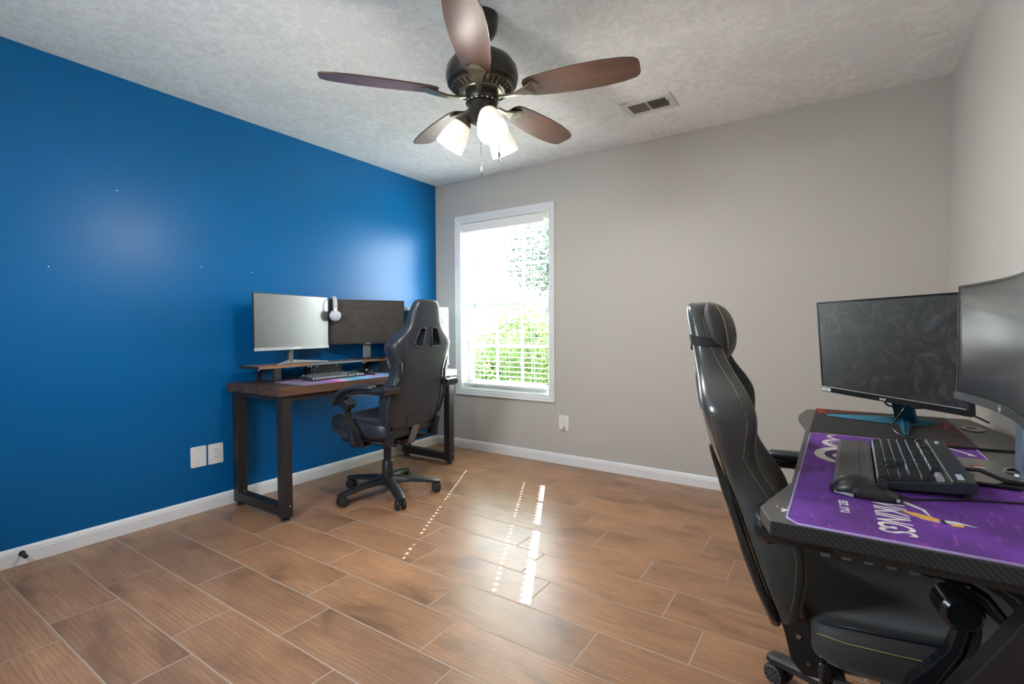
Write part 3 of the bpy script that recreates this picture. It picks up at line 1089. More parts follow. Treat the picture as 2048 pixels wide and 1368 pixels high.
# ================================================================== GAMING CHAIRS
# rows: z, rear x, front x at the bolster, half width, bolster depth
BACK = [(0.405, -0.225, -0.2, 0.17, 0.0),
        (0.415, -0.242, -0.188, 0.205, 0.004),
        (0.45, -0.252, -0.18, 0.228, 0.015),
        (0.52, -0.28, -0.17, 0.246, 0.03),
        (0.6, -0.308, -0.166, 0.25, 0.045),
        (0.68, -0.335, -0.192, 0.232, 0.045),
        (0.75, -0.362, -0.246, 0.214, 0.035),
        (0.81, -0.382, -0.280, 0.222, 0.035),
        (0.87, -0.396, -0.272, 0.256, 0.055),
        (0.92, -0.408, -0.270, 0.272, 0.085),
        (0.955, -0.416, -0.286, 0.25, 0.078),
        (0.985, -0.422, -0.305, 0.204, 0.072),
        (1.02, -0.43, -0.332, 0.162, 0.048),
        (1.07, -0.44, -0.358, 0.138, 0.004),
        (1.12, -0.45, -0.372, 0.128, 0.002),
        (1.16, -0.458, -0.384, 0.112, 0.0),
        (1.185, -0.46, -0.392, 0.094, 0.0),
        (1.196, -0.452, -0.392, 0.066, 0.0)]


def back_row(z):
    for i in range(len(BACK) - 1):
        a, b_ = BACK[i], BACK[i + 1]
        if a[0] <= z <= b_[0]:
            t = (z - a[0]) / (b_[0] - a[0])
            return [a[j] + (b_[j] - a[j]) * t for j in range(5)]
    return list(BACK[-1] if z > 1 else BACK[0])


def back_ring(row):
    z, xr, xf, w, bd = row
    th = xf - xr
    h = [(xr, 0.45 * w), (xr + 0.003, 0.86 * w), (xr + 0.02 * min(1, th / 0.08), w), (xr + th * 0.5, w * 1.015), (xf - 0.02 * min(1, th / 0.08), w), (xf, w - 0.022), (xf - bd * 0.45, w - 0.065 * min(1, w / 0.2)), (xf - bd, w * 0.50)]
    pts = [(xr, 0.0)] + h + [(xf - bd, 0.0)] + [(x, -y) for x, y in reversed(h)]
    return [Vector((x, y, z)) for x, y in pts]


def hole_poly(s, g=0.0):
    return [(s * (0.028 - g), 1.018 + g), (s * (0.078 + g), 1.018 + g), (s * (0.126 + g * 1.3), 0.930), (s * (0.122 + g), 0.908 - g), (s * (0.040 - g), 0.904 - g)]


def make_chair(name, label, loc, rz, lift, base_ang, m_body, m_rear, m_seat, m_thread, pillow, spokes, recline=0.0, bx=0.0):
    t = thing(name, label, 'office chair', loc, rz)
    LM0 = Matrix.Translation((0, 0, lift))
    piv = Matrix.Translation((-0.22, 0, 0.40))
    LMB = LM0 @ Matrix.Translation((bx, 0, 0)) @ piv @ Matrix.Rotation(math.radians(recline), 4, 'Y') @ piv.inverted()
    LM = LMB
    # ---------------- backrest
    b = MB(LM)
    b.loft([back_ring(r) for r in BACK])
    back = b.build('backrest', m_body, t, smooth=True, subsurf=2)
    apply_mods(back)
    cut = MB(LM)
    for s in (1, -1):
        cut.prism(hole_poly(s), -0.60, -0.20, 'x')
    co = cut.build('tmp_cut', None, t)
    bo = back.modifiers.new('hole', 'BOOLEAN')
    bo.object = co
    bo.operation = 'DIFFERENCE'
    bo.solver = 'EXACT'
    bo.use_self = False
    apply_mods(back)
    bpy.data.objects.remove(co)
    back.data.materials.clear()
    back.data.materials.append(m_body)
    back.data.materials.append(m_rear)
    inv = LMB.inverted()
    for p in back.data.polygons:
        c_ = inv @ p.center
        z_ = c_.z
        rr_ = back_row(z_)
        wrap = 0.30 * (rr_[2] - rr_[1])
        p.material_index = 1 if (p.normal.x < -0.5 or c_.x - back_row(z_)[1] < wrap) else 0
        p.use_smooth = True
    back.data.set_sharp_from_angle(angle=math.radians(50))
    tree_ = BVHTree.FromPolygons([v.co.copy() for v in back.data.vertices], [tuple(p.vertices) for p in back.data.polygons])

    def snap(path, lift_=0.0003):
        out_ = []
        for q_ in path:
            co_, no_, _, _ = tree_.find_nearest(LMB @ Vector(q_))
            out_.append(co_ + no_ * lift_)
        return out_
    # bezels of the two openings
    for s in (1, -1):
        pl = hole_poly(s, -0.001)
        for face in ('r', 'f'):
            path = []
            n = len(pl)
            for i in range(n + 1):
                y, z = pl[i % n]
                y2, z2 = pl[(i + 1) % n]
                for f in (0.0, 0.5):
                    yy, zz = y + (y2 - y) * f, z + (z2 - z) * f
                    row = back_row(zz)
                    x = row[1] - 0.001 if face == 'r' else row[2] - row[4] + 0.002
                    path.append((x, yy, zz))
            path = path[:2 * n + 1]
            MB(LM).tube(path, 0.0068, 8, flat=0.7).build('opening_bezel', MT['plastic'], back, smooth=True)
    # rear panel seams
    q = MB()
    for s in (1, -1):
        q.tube(snap([(back_row(z)[1] - 0.0008, s * min(0.80 * back_row(z)[3], 0.19), z) for z in [0.44 + 0.02 * i for i in range(26)]]), 0.0009, 6)
    zz = 0.505
    q.tube(snap([(back_row(zz)[1] - 0.001, y, zz) for y in (-0.19, -0.1, 0, 0.1, 0.19)]), 0.0012, 6)
    q.build('rear_seam', MT['darkthread'], back)
    # flap over the bracket
    q = MB(LM)
    q.loft([[Vector((back_row(z)[1] - 0.004 + dx, y, z)) for (y, dx) in ((-0.085, 0), (0, -0.004), (0.085, 0), (0.085, 0.008), (-0.085, 0.008))] for z in (0.412, 0.44, 0.495)])
    q.build('rear_flap', m_rear, back, smooth='auto')
    # piping / stitching along both side edges
    for s in (1, -1):
        for (off, side, r) in ((-0.026, 'f', 0.0005), (-0.005, 'f2', 0.0005), (0.014, 'r', 0.0005)):
            path = []
            for i in range(38):
                z = 0.46 + i * 0.0187
                row = back_row(z)
                w = row[3]
                if side == 'f':
                    path.append((row[2] - 0.030, s * (w * 1.006 + 0.0005), z))
                elif side == 'f2':
                    path.append((row[2] - 0.004, s * (w - 0.010), z))
                else:
                    path.append((row[1] + 0.022, s * (w * 1.001 + 0.0005), z))
            MB().tube(snap(path), r, 6).build('stitching', m_thread, back, smooth=True)
        # plastic side strip of the lower rear edge
        path = [(back_row(z)[1] + 0.006, s * (back_row(z)[3] - 0.004), z) for z in [0.42 + 0.03 * i for i in range(15)]]
        MB(LM).tube(path, [0.012] * 11 + [0.010, 0.008, 0.006, 0.003], 8, flat=0.75).build('side_strip', MT['gloss'], back, smooth=True)
    # ---------------- seat
    LM = LM0
    rows = []
    for (x, w, zt, zb, bo_) in ((-0.225, 0.16, 0.435, 0.385, 0.0), (-0.215, 0.215, 0.455, 0.355, 0.008), (-0.17, 0.250, 0.470, 0.340, 0.022), (-0.05, 0.262, 0.478, 0.336, 0.028), (0.08, 0.266, 0.486, 0.336, 0.028),
                                (0.18, 0.262, 0.492, 0.342, 0.022), (0.245, 0.246, 0.486, 0.352, 0.012), (0.275, 0.222, 0.470, 0.368, 0.004), (0.285, 0.18, 0.445, 0.39, 0.0)):
        h = [(0.5 * w, zb), (0.86 * w, zb + 0.006), (w, zb + 0.035 * (zt - zb) / 0.14), (w * 1.01, (zt + zb) / 2), (w, zt - 0.03 * (zt - zb) / 0.14), (w - 0.025, zt), (w - 0.075, zt - bo_ * 0.5), (w * 0.45, zt - bo_)]
        pts = [(0.0, zb)] + h + [(0.0, zt - bo_)] + [(-y, z) for y, z in reversed(h)]
        rows.append([Vector((x, y, z)) for y, z in pts])
    seat = MB(LM).loft(rows).build('seat', m_seat, t, smooth=True, subsurf=2)
    for s in (1, -1):
        q = MB(LM)
        q.tube([(-0.20, s * 0.232, 0.432), (-0.15, s * 0.2565, 0.437), (-0.05, s * 0.2665, 0.441), (0.08, s * 0.2705, 0.446), (0.18, s * 0.2665, 0.450), (0.235, s * 0.252, 0.447)], 0.0013, 6)
        q.build('stitching', m_thread, seat, smooth=True)
        q = MB(LM)
        q.tube([(-0.20, s * 0.228, 0.458), (-0.10, s * 0.250, 0.470), (0.08, s * 0.258, 0.480), (0.20, s * 0.250, 0.482)], 0.0028, 6)
        q.build('piping', MT['leather'], seat, smooth=True)
        q = MB(LM)
        q.tube([(-0.19, s * 0.165, 0.4475), (0.0, s * 0.168, 0.4595), (0.16, s * 0.140, 0.4745), (0.235, s * 0.06, 0.479), (0.245, 0, 0.478)], 0.0012, 6)
        q.build('seat_seam', MT['redthread'] if not pillow else m_thread, seat, smooth=True)
    # ---------------- arms
    LM = LM0 @ Matrix.Translation((0, 0, -0.015 + (0.012 if pillow else 0)))
    for s in (1, -1):
        y = s * 0.325
        arm = MB(LM)
        P_ = [(-0.318, y, 0.692), (-0.285, y, 0.688), (-0.24, y, 0.682), (-0.17, y, 0.680), (-0.09, y, 0.676), (-0.01, y, 0.656), (0.05, y, 0.622), (0.082, y, 0.585)]
        arm.tube(P_, [0.030, 0.032, 0.026, 0.022, 0.020, 0.020, 0.020, 0.014], 12, flat=0.75)
        # knuckle that joins the backrest side
        arm.tube([(-0.305, s * 0.228, 0.69), (-0.305, s * 0.340, 0.69), (-0.305, s * 0.348, 0.69)], [0.027, 0.027, 0.018], 20)
        arm.tube([(0.018, s * 0.285, 0.592), (0.018, s * 0.342, 0.592), (0.018, s * 0.350, 0.592)], [0.034, 0.034, 0.026], 24)
        a_o = arm.build('armrest', MT['gloss'], t, smooth='auto')
        pad = MB(LM)
        pr_ = -0.075 if pillow else 0.0
        pp = [(-0.215 + pr_, 0.700, 0.016), (-0.20 + pr_, 0.704, 0.027), (-0.12, 0.705, 0.031), (-0.04, 0.698, 0.033), (0.03, 0.678, 0.034), (0.085, 0.645, 0.034), (0.118, 0.605, 0.031), (0.128, 0.578, 0.020)]
        rings = []
        for i, (px, pz, hw) in enumerate(pp):
            d = Vector((pp[min(i + 1, 7)][0] - pp[max(i - 1, 0)][0], 0, pp[min(i + 1, 7)][1] - pp[max(i - 1, 0)][1])).normalized()
            nn = Vector((-d.z, 0, d.x))
            th = 0.016 if 0 < i < 7 else 0.008
            rings.append([Vector((px, y, pz)) + nn * (th * math.sin(2 * PI * k / 14)) + Vector((0, 1, 0)) * (hw * math.copysign(abs(math.cos(2 * PI * k / 14)) ** 0.6, math.cos(2 * PI * k / 14))) for k in range(14)])
        pad.loft(rings)
        p_o = pad.build('arm_pad', MT['leather'], a_o, smooth=True)
        q = MB(LM)
        for i in range(1, 6):
            pass
        q.tube([(pp[i][0], y + s * (pp[i][2] + 0.0005), pp[i][1]) for i in range(1, 7)], 0.0011, 6)
        q.build('stitching', m_thread, p_o, smooth=True)
        # ribs under the arm
        q = MB(LM)
        for i in range(7):
            f = i / 6
            px = -0.20 + 0.22 * f
            q = MB(LM)
            q.box((px, y + s * 0.012, 0.661 - 0.018 * f * f), (0.016, 0.012, 0.006))
            q.build('arm_rib', MT['greymetal'], a_o)
        # curved support down to the seat side
        q = MB(LM)
        rings = []
        for (px, pz, wx, yy) in ((0.030, 0.585, 0.024, 0.312), (0.036, 0.545, 0.020, 0.308), (0.028, 0.500, 0.022, 0.302), (0.010, 0.455, 0.032, 0.296), (-0.004, 0.415, 0.045, 0.290), (-0.010, 0.365, 0.052, 0.284), (-0.010, 0.335, 0.050, 0.278)):
            rings.append([Vector((px + wx * cx, s * (yy + 0.016 * cy), pz)) for cx, cy in ((-1, -1), (1, -1), (1.0, 0.5), (0.45, 1), (0.1, 0.35), (-0.2, 1), (-1.0, 0.7))])
        q.loft(rings)
        q.build('arm_support', MT['gloss'], a_o, smooth='auto', bevel=0.002)
        MB(LM).bb((-0.05, s * 0.18, 0.322), (0.03, s * 0.29, 0.334)).build('arm_bracket', MT['steel_black'], a_o)
    LM = LM0
    # ---------------- hinge brackets joining seat and back
    for s in (1, -1):
        q = MB(LM)
        q.loft([[(x0, s * yy, z) for (x0, yy) in ((xa, 0.205), (xb, 0.205), (xb, 0.2115), (xa, 0.2115))] for (z, xa, xb) in ((0.315, -0.225, -0.165), (0.345, -0.250, -0.172), (0.40, -0.262, -0.205), (0.445, -0.275, -0.220))])
        q.bb((-0.225, s * 0.13, 0.318), (-0.14, s * 0.205, 0.326))
        h = q.build('hinge_bracket', MT['steel_black'], t, bevel=0.0015)
        for (bx_, bz_) in ((-0.235, 0.405), (-0.215, 0.345)):
            MB(LM).tube([(bx_, s * 0.2115, bz_), (bx_, s * 0.2160, bz_)], 0.0055, 10).build('bolt', MT['chrome'], h)
    # centre spine bracket of the back
    q = MB(LM)
    q.loft([[(xc - 0.008, -0.028, z), (xc + 0.008, -0.028, z), (xc + 0.008, 0.028, z), (xc - 0.008, 0.028, z)] for (z, xc) in ((0.285, -0.165), (0.31, -0.200), (0.36, -0.226), (0.42, -0.250))])
    q.build('spine_bracket', MT['greymetal'], t, bevel=0.002)
    # ---------------- mechanism, lever, column
    q = MB(LM)
    q.loft([[(x, -w, z0), (x, w, z0), (x, w, 0.330), (x, -w, 0.330)] for (x, w, z0) in ((-0.20, 0.045, 0.300), (-0.12, 0.060, 0.275), (0.02, 0.060, 0.268), (0.11, 0.045, 0.295))])
    mech = q.build('tilt_mechanism', MT['steel_black'], t, bevel=0.004)
    for x in (-0.16, -0.10):
        for z in (0.295, 0.318):
            for s in (1, -1):
                MB(LM).tube([(x, s * 0.045, z), (x, s * 0.066, z)], 0.0045, 8).build('bolt', MT['chrome'], mech)
    q = MB(LM)
    q.tube([(-0.05, -0.05, 0.300), (-0.06, -0.16, 0.298), (-0.075, -0.265, 0.292), (-0.08, -0.300, 0.290)], [0.005, 0.005, 0.008, 0.009], 8)
    q.build('lever', MT['steel_black'], mech, smooth=True)
    q = MB(LM)
    q.tube([(-0.13, -0.06, 0.31), (-0.18, -0.24, 0.31), (-0.19, -0.26, 0.33), (-0.195, -0.275, 0.395)], [0.005, 0.006, 0.008, 0.010], 8)
    q.build('recline_lever', MT['gloss'], mech, smooth=True)
    MB().tube([(0, 0, 0.27 + lift), (0, 0, 0.10)], 0.0250, 24).build('gas_column', MT['plastic'], t, smooth='auto')
    MB().lathe([(0.036, 0.085), (0.038, 0.12), (0.034, 0.205 + lift * 0.3), (0.031, 0.210 + lift * 0.3), (0.029, 0.212 + lift * 0.3)], 28).build('column_cover', MT['plastic'], t, smooth='auto')
    # ---------------- five star base
    MB().lathe([(0.030, 0.070), (0.046, 0.072), (0.050, 0.092), (0.044, 0.115), (0.036, 0.120)], 28).build('base_hub', MT['plastic'], t, smooth='auto')
    first = None
    for k in range(5):
        a = math.radians(base_ang + 72 * k) - rz
        if first is None:
            q = MB()
            rings = []
            for (r, w, zt, zb) in ((0.030, 0.034, 0.118, 0.072), (0.09, 0.031, 0.116, 0.078), (0.16, 0.028, 0.108, 0.077), (0.23, 0.0265, 0.097, 0.070), (0.29, 0.026, 0.086, 0.062), (0.325, 0.025, 0.079, 0.056), (0.345, 0.018, 0.074, 0.056)):
                rings.append([Vector((r, w, zb)), Vector((r, w * 0.95, (zt + zb) / 2 + 0.004)), Vector((r, w * 0.62, zt - 0.002)), Vector((r, 0, zt)), Vector((r, -w * 0.62, zt - 0.002)), Vector((r, -w * 0.95, (zt + zb) / 2 + 0.004)), Vector((r, -w, zb)), Vector((r, 0, zb + 0.004))])
            rings = [[Vector((p_.x, p_.y * 1.16, p_.z + 0.006)) for p_ in rg] for rg in rings]
            q.loft(rings)
            leg = q.build('leg', MT['plastic'], t, smooth='auto')
            ca = MB()
            ca.lathe([(0.013, 0.0), (0.013, 0.012), (0.006, 0.014), (0.006, 0.020)], 16, (0.330, 0, 0.044))
            ca.box((0.322, 0, 0.040), (0.030, 0.016, 0.026))
            cst = ca.build('caster', MT['plastic'], leg, bevel=0.002)
            mm = Matrix.Translation((0.318, 0, 0.0313)) @ Matrix.Scale(1.135, 4) @ Matrix.Rotation(PI / 2, 4, 'X')
            wh = MB(mm)
            for s in (1, -1):
                wh.lathe([(0.010, s * 0.0265), (0.022, s * 0.0275), (0.0262, s * 0.0255), (0.0275, s * 0.021), (0.0275, s * 0.0115), (0.020, s * 0.009)], 28)
            if spokes:
                wh.use(MT['rubber'])
                wh.mi = [0] * len(wh.f)
                wh.use(MT['greymetal'])
                for s in (1, -1):
                    for j in range(10):
                        aa = 2 * PI * j / 10
                        wh.box((0.013 * math.cos(aa), 0.013 * math.sin(aa), s * 0.0272), (0.018, 0.0016, 0.0016), rotm('Z', aa))
                    ring = [(0.0225 * math.cos(2 * PI * j / 24), 0.0225 * math.sin(2 * PI * j / 24), s * 0.0272) for j in range(25)]
                    wh.tube(ring, 0.0011, 6)
            wo = wh.build('caster_wheel', None if spokes else MT['rubber'], leg, smooth='auto')
            first = (leg, cst, wo)
        else:
            leg = first[0].copy()
            C.objects.link(leg)
            leg.parent = t
            for src in first[1:]:
                c2_ = src.copy()
                C.objects.link(c2_)
                c2_.parent = leg
        leg.rotation_euler = (0, 0, a)
    # ---------------- pull-out footrest under the seat
    fr = MB(LM)
    for s in (1, -1):
        fr.tube([(-0.19, s * 0.150, 0.312), (0.13, s * 0.150, 0.322), (0.30, s * 0.150, 0.330)], 0.0065, 8)
    f_o = fr.build('footrest', MT['greymetal'], t, smooth='auto')
    q = MB(LM)
    rings = []
    for (x, z, th, w) in ((0.235, 0.335, 0.006, 0.155), (0.245, 0.338, 0.014, 0.17), (0.285, 0.375, 0.017, 0.175), (0.318, 0.425, 0.014, 0.17), (0.322, 0.440, 0.006, 0.155)):
        rings.append([Vector((x + th, -w, z - th * .7)), Vector((x + th * 1.2, 0, z - th * .7)), Vector((x + th, w, z - th * .7)), Vector((x - th, w, z + th * .7)), Vector((x - th * 1.2, 0, z + th * .7)), Vector((x - th, -w, z + th * .7))])
    q.loft(rings)
    q.build('footrest_pad', MT['leather'], f_o, smooth=True, bevel=0.003)
    MB(LM).loft([[(x, -w, 0.298), (x, w, 0.298), (x, w, 0.312), (x, -w, 0.312)] for x, w in ((0.03, 0.10), (0.06, 0.17), (0.24, 0.17), (0.27, 0.14))]).build('footrest_tray', MT['gloss'], f_o, bevel=0.004)
    # ---------------- head pillow
    if pillow:
        LM = LMB
        q = MB(LM)
        cx, cz = -0.392, 1.110
        ax = Vector((0.22, 0, 0.975)).normalized() * 1.0
        ax = Vector((-0.20, 0, 0.98)).normalized()
        nx = Vector((0.98, 0, 0.20))
        rings = []
        for i in range(11):
            u = -1 + 2 * i / 10
            cc = Vector((cx, 0, cz)) + ax * (u * 0.087)
            th = 0.050 * (1 - abs(u) ** 2.2) ** 0.6 + 0.003
            w = 0.138 * (1 - 0.16 * abs(u) ** 2 - 0.14 * abs(u) ** 8)
            ring = []
            for k in range(20):
                a = 2 * PI * k / 20
                yy = w * math.copysign(abs(math.cos(a)) ** 0.8, math.cos(a))
                nn = math.sin(a) * th * (1 if math.sin(a) > 0 else 0.62)
                ring.append(cc + nx * (nn + 0.008) + Vector((0, yy, 0)))
            rings.append(ring)
        q.loft(rings)
        pl = q.build('head_pillow', m_body, t, smooth=True, subsurf=1)
        for s in (1, -1):
            path = []
            for i in range(1, 10):
                u = -1 + 2 * i / 10
                cc = Vector((cx, 0, cz)) + ax * (u * 0.087)
                th = 0.050 * (1 - abs(u) ** 2.2) ** 0.6 + 0.003
                w = 0.138 * (1 - 0.22 * u * u)
                path.append(cc + nx * (0.008 + th * 0.60) + Vector((0, s * w * 0.86, 0)))
            MB(LM).tube(path, 0.0008, 6).build('stitching', m_thread, pl, smooth=True)
        # small woven tag on the pillow face
        text_mesh('pillow_mark', 'G', 0.035, MT['strap'], pl, LM @ frame_mtx((cx + 0.058, -0.085, cz + 0.0), (0, 1, 0), ax), 0.0008)
        # elastic strap round the headrest
        row = back_row(1.095)
        xr, xf, w = row[1], row[2], row[3]
        rings = []
        for k in range(48):
            a = 2 * PI * k / 48
            px, py = (xr + xf) / 2 + ((xf - xr) / 2 + 0.004) * math.copysign(abs(math.cos(a)) ** 0.5, math.cos(a)), (w + 0.004) * math.copysign(abs(math.sin(a)) ** 0.5, math.sin(a))
            rg = []
            for dz_, lf_ in ((-0.013, 0.0005), (0.013, 0.0005), (0.013, 0.003), (-0.013, 0.003)):
                rg.append(snap([(px, py, 1.092 - (px - xr) * 0.12 + dz_)], lf_)[0])
            rings.append(rg)
        q = MB()
        q.loft(rings + [rings[0]], cap=False)
        q.build('pillow_strap', MT['strap'], pl, smooth='auto')
        MB(LM).box((xr + 0.006, -w * 0.70, 1.085), (0.008, 0.016, 0.042)).build('strap_buckle', MT['plastic'], pl, bevel=0.002)
    return t


make_chair('gaming_chair', 'black leather gaming chair pushed up to the wooden desk by the blue wall', (0.71, -1.27, 0), math.radians(184), 0.065, -101,
           MT['leather'], MT['leather'], MT['leather'], MT['darkthread'], False, False, recline=6.5)
make_chair('gaming_chair', 'charcoal suede gaming chair with yellow stitching and head pillow at the right desk', (3.335, -1.972, 0), math.radians(8), -0.025, 151,
           MT['suede'], MT['leather_rear'], MT['suede'], MT['yellow'], True, True, recline=0.0, bx=-0.045)

# ================================================================== MONITORS
def monitor(name, label, left, right, z0, z1, m_case, m_screen, chin=0.018, chin_mat=None, bez=0.007, thick=0.012, curve=0.0, lean=0.0, line=None, lip=None):
    """flat or curved panel; left/right are its lower corners as seen from the front"""
    L, R_ = Vector((left[0], left[1], 0)), Vector((right[0], right[1], 0))
    d = (R_ - L)
    w = d.length
    d.normalize()
    n = d.cross(Vector((0, 0, 1)))          # faces the user
    H = z1 - z0
    t = thing(name, label, 'monitor', ((L.x + R_.x) / 2, (L.y + R_.y) / 2, z0))
    up = (Vector((0, 0, H)) + n * lean).normalized()
    nn = d.cross(up).normalized()
    F = frame_mtx((0, 0, 0), d, up)         # x along the width, y up, z towards the user
    N = 24 if curve else 1

    def cz(x):
        return -curve * (1 - (2 * x / w) ** 2)

    def slab(x0, x1, y0, y1, za, zb):
        rings = []
        for i in range(N + 1):
            x = x0 + (x1 - x0) * i / N
            c = cz(x)
            rings.append([F @ Vector((x, y0, c + za)), F @ Vector((x, y1, c + za)), F @ Vector((x, y1, c + zb)), F @ Vector((x, y0, c + zb))])
        return rings
    h = w / 2
    b = MB()
    b.loft(slab(-h, h, 0, H, -thick, -0.0015))
    body = b.build('casing', m_case, t, bevel=0.0015)
    b = MB()
    b.loft(slab(-h, -h + bez, chin, H, -0.0015, 0.0008))
    b.loft(slab(h - bez, h, chin, H, -0.0015, 0.0008))
    b.loft(slab(-h + bez, h - bez, H - bez, H, -0.0015, 0.0008))
    b.build('bezel', m_case, t)
    MB().loft(slab(-h, h, 0, chin, -0.0015, lip or 0.0012)).build('chin', chin_mat or m_case, t, bevel=0.001)
    MB().loft(slab(-h + bez, h - bez, chin, H - bez, -0.0014, 0.0)).build('screen', m_screen, t, smooth=bool(curve))
    if line:
        MB().loft(slab(-h + 0.002, h - 0.012, chin - 0.0005, chin + 0.0022, 0.0, 0.0022)).build('trim_line', line, t)
    # housing behind
    b = MB(F)
    b.loft([[(-w * 0.30, H * 0.12, -thick - curve), (w * 0.30, H * 0.12, -thick - curve), (w * 0.30, H * 0.80, -thick - curve), (-w * 0.30, H * 0.80, -thick - curve)],
            [(-w * 0.22, H * 0.18, -thick - 0.03 - curve), (w * 0.22, H * 0.18, -thick - 0.03 - curve), (w * 0.22, H * 0.70, -thick - 0.03 - curve), (-w * 0.22, H * 0.70, -thick - 0.03 - curve)]])
    b.build('rear_housing', m_case, t, bevel=0.003)
    return t, F, w, H, n, d


# ================================================================== WOODEN DESK
DT = 0.768
dk = thing('computer_desk', 'rustic brown wooden desk with black metal frame against the blue wall', 'desk', (0.32, -1.20, 0))


def D(x, y, z):
    return (x - 0.32, y + 1.20, z)


MB().bb(D(0.040, -1.962, 0.720), D(0.604, -0.62, DT)).build('desktop', MT['rustic'], dk, bevel=0.0015)
tag(MB().bb(D(0.040, -0.62, 0.720), D(0.604, -0.425, DT)).build('desktop_glare_end', MT['glare_top'], dk, bevel=0.0015), 'end of the desktop with window glare painted into its colour')  # same desktop, split off to carry the painted glare
pw = 0.029
for y in (-1.905, -0.478):
    for x in (0.075, 0.560):
        lg = MB().bb(D(x - pw, y - pw, 0.022), D(x + pw, y + pw, 0.7195)).build('leg', MT['steel_black'], dk, bevel=0.002)
        MB().lathe([(0.024, 0.0), (0.026, 0.004), (0.024, 0.010), (0.008, 0.012), (0.008, 0.022)], 20, D(x, y, 0)).build('levelling_foot', MT['rubber'], lg, smooth='auto')
        MB().tube([D(x + pw, y + 0.010, 0.085), D(x + pw + 0.002, y + 0.010, 0.085)], 0.005, 10).build('screw', MT['silver'], lg)
    MB().bb(D(0.075 + pw, y - pw, 0.030), D(0.560 - pw, y + pw, 0.085)).build('bottom_rail', MT['steel_black'], dk, bevel=0.002)
    MB().bb(D(0.075 + pw, y - pw, 0.690), D(0.560 - pw, y + pw, 0.7195)).build('top_rail', MT['steel_black'], dk, bevel=0.002)
for x in (0.085, 0.560):
    MB().bb(D(x - 0.018, -1.905 + pw, 0.682), D(x + 0.018, -0.478 - pw, 0.7195)).build('side_rail', MT['steel_black'], dk, bevel=0.002)

# galaxy desk mat
gm = thing('desk_mat', 'pink and blue galaxy print desk mat on the wooden desk', 'desk mat', (0.43, -1.40, DT))
MB().prism([(u, v) for u, v in rrect(0.32, 0.80, 0.02)], 0.0004, 0.0034).build('mat_cloth', MT['galaxy'], gm)

# riser
RZ = 0.873
rs = thing('monitor_riser', 'wood and grey metal monitor riser standing at the back of the wooden desk', 'monitor riser', (0.20, -1.39, DT))


def Q(x, y, z):
    return (x - 0.20, y + 1.39, z - DT)


def qpoly(pts, z0, z1):
    return MB().prism([(x - 0.20, y + 1.39) for x, y in pts], z0 - DT, z1 - DT)


qpoly([(0.085, -1.900), (0.300, -1.900), (0.292, -1.555), (0.085, -1.555)], RZ - 0.017, RZ).build('shelf_board', MT['rustic_light'], rs, bevel=0.001)
qpoly([(0.090, -1.554), (0.291, -1.554), (0.285, -1.105), (0.090, -1.105)], RZ - 0.015, RZ - 0.001).build('centre_shelf', MT['greymetal'], rs, bevel=0.001)
qpoly([(0.085, -1.104), (0.290, -1.104), (0.300, -0.860), (0.085, -0.860)], RZ - 0.017, RZ).build('shelf_board', MT['rustic_light'], rs, bevel=0.001)
for (ya, yb) in ((-1.800, -1.752), (-0.945, -0.897)):
    b = MB()
    for x0, x1 in ((0.095, 0.113), (0.274, 0.292)):
        b.bb(Q(x0, ya, DT + 0.0005), Q(x1, yb, RZ - 0.0172))
    b.bb(Q(0.1131, ya, DT + 0.0005), Q(0.2739, yb, DT + 0.009))
    b.bb(Q(0.1131, ya, RZ - 0.026), Q(0.2739, yb, RZ - 0.0172))
    b.build('riser_leg', MT['steel_black'], rs)
    MB().bb(Q(0.1131, (ya + yb) / 2 - 0.002, DT + 0.009), Q(0.2739, (ya + yb) / 2 + 0.002, RZ - 0.026)).build('leg_panel', MT['pcglass'], rs)
MB().bb(Q(0.085, -1.9035, RZ - 0.018), Q(0.3005, -1.9001, RZ + 0.0005)).build('end_plate', MT['steel_black'], rs)
for y in (-1.897, -1.565, -1.545, -1.115, -1.095):
    MB().tube([Q(0.2925, y + (0.0), RZ - 0.0215), Q(0.2965, y, RZ - 0.0215)], 0.004, 10).build('screw', MT['silver'], rs)
hb = MB().bb(Q(0.130, -1.490, RZ - 0.082), Q(0.205, -1.235, RZ - 0.0155)).build('cable_box', MT['steel_black'], rs, bevel=0.003)
for y in (-1.440, -1.285):
    MB().tube([Q(0.205, y, RZ - 0.032), Q(0.2085, y, RZ - 0.032)], 0.0085, 16).build('knob', MT['silver'], hb, bevel=0.001)

# screens on the riser
tA, F, w, H, n, d = monitor('computer_monitor', 'slim monitor with a bright hazy screen on the left of the wooden desk', (0.220, -1.882), (0.136, -1.292), 0.964, 1.326, MT['plastic'], MT['screen_grey'], chin=0.020, chin_mat=MT['silver'], bez=0.004)
MB(F).bb((-0.012, 0.006, 0.0012), (0.055, 0.013, 0.002)).build('maker_badge', MT['whiteplastic'], tA)
o = Vector(tA.location)
st = MB()
st.bar((-0.045, 0.0, 0.06), (-0.050, 0, RZ - o.z + 0.012), 0.030, 0.022, up=(1, 0, 0))
so = st.build('stand_column', MT['greymetal'], tA, bevel=0.003)
for (dx, dy) in ((0.125, -0.155), (0.110, 0.215), (-0.035, 0.0)):
    MB().loft([[(-0.055 + 0, -0.012, RZ - o.z + 0.022), (-0.055, 0.012, RZ - o.z + 0.022), (-0.055, 0.012, RZ - o.z + 0.0005), (-0.055, -0.012, RZ - o.z + 0.0005)],
               [(-0.055 + dx, dy - 0.008, RZ - o.z + 0.006), (-0.055 + dx, dy + 0.008, RZ - o.z + 0.006), (-0.055 + dx, dy + 0.008, RZ - o.z + 0.0005), (-0.055 + dx, dy - 0.008, RZ - o.z + 0.0005)]]).build('stand_foot', MT['silver'], tA, bevel=0.001)

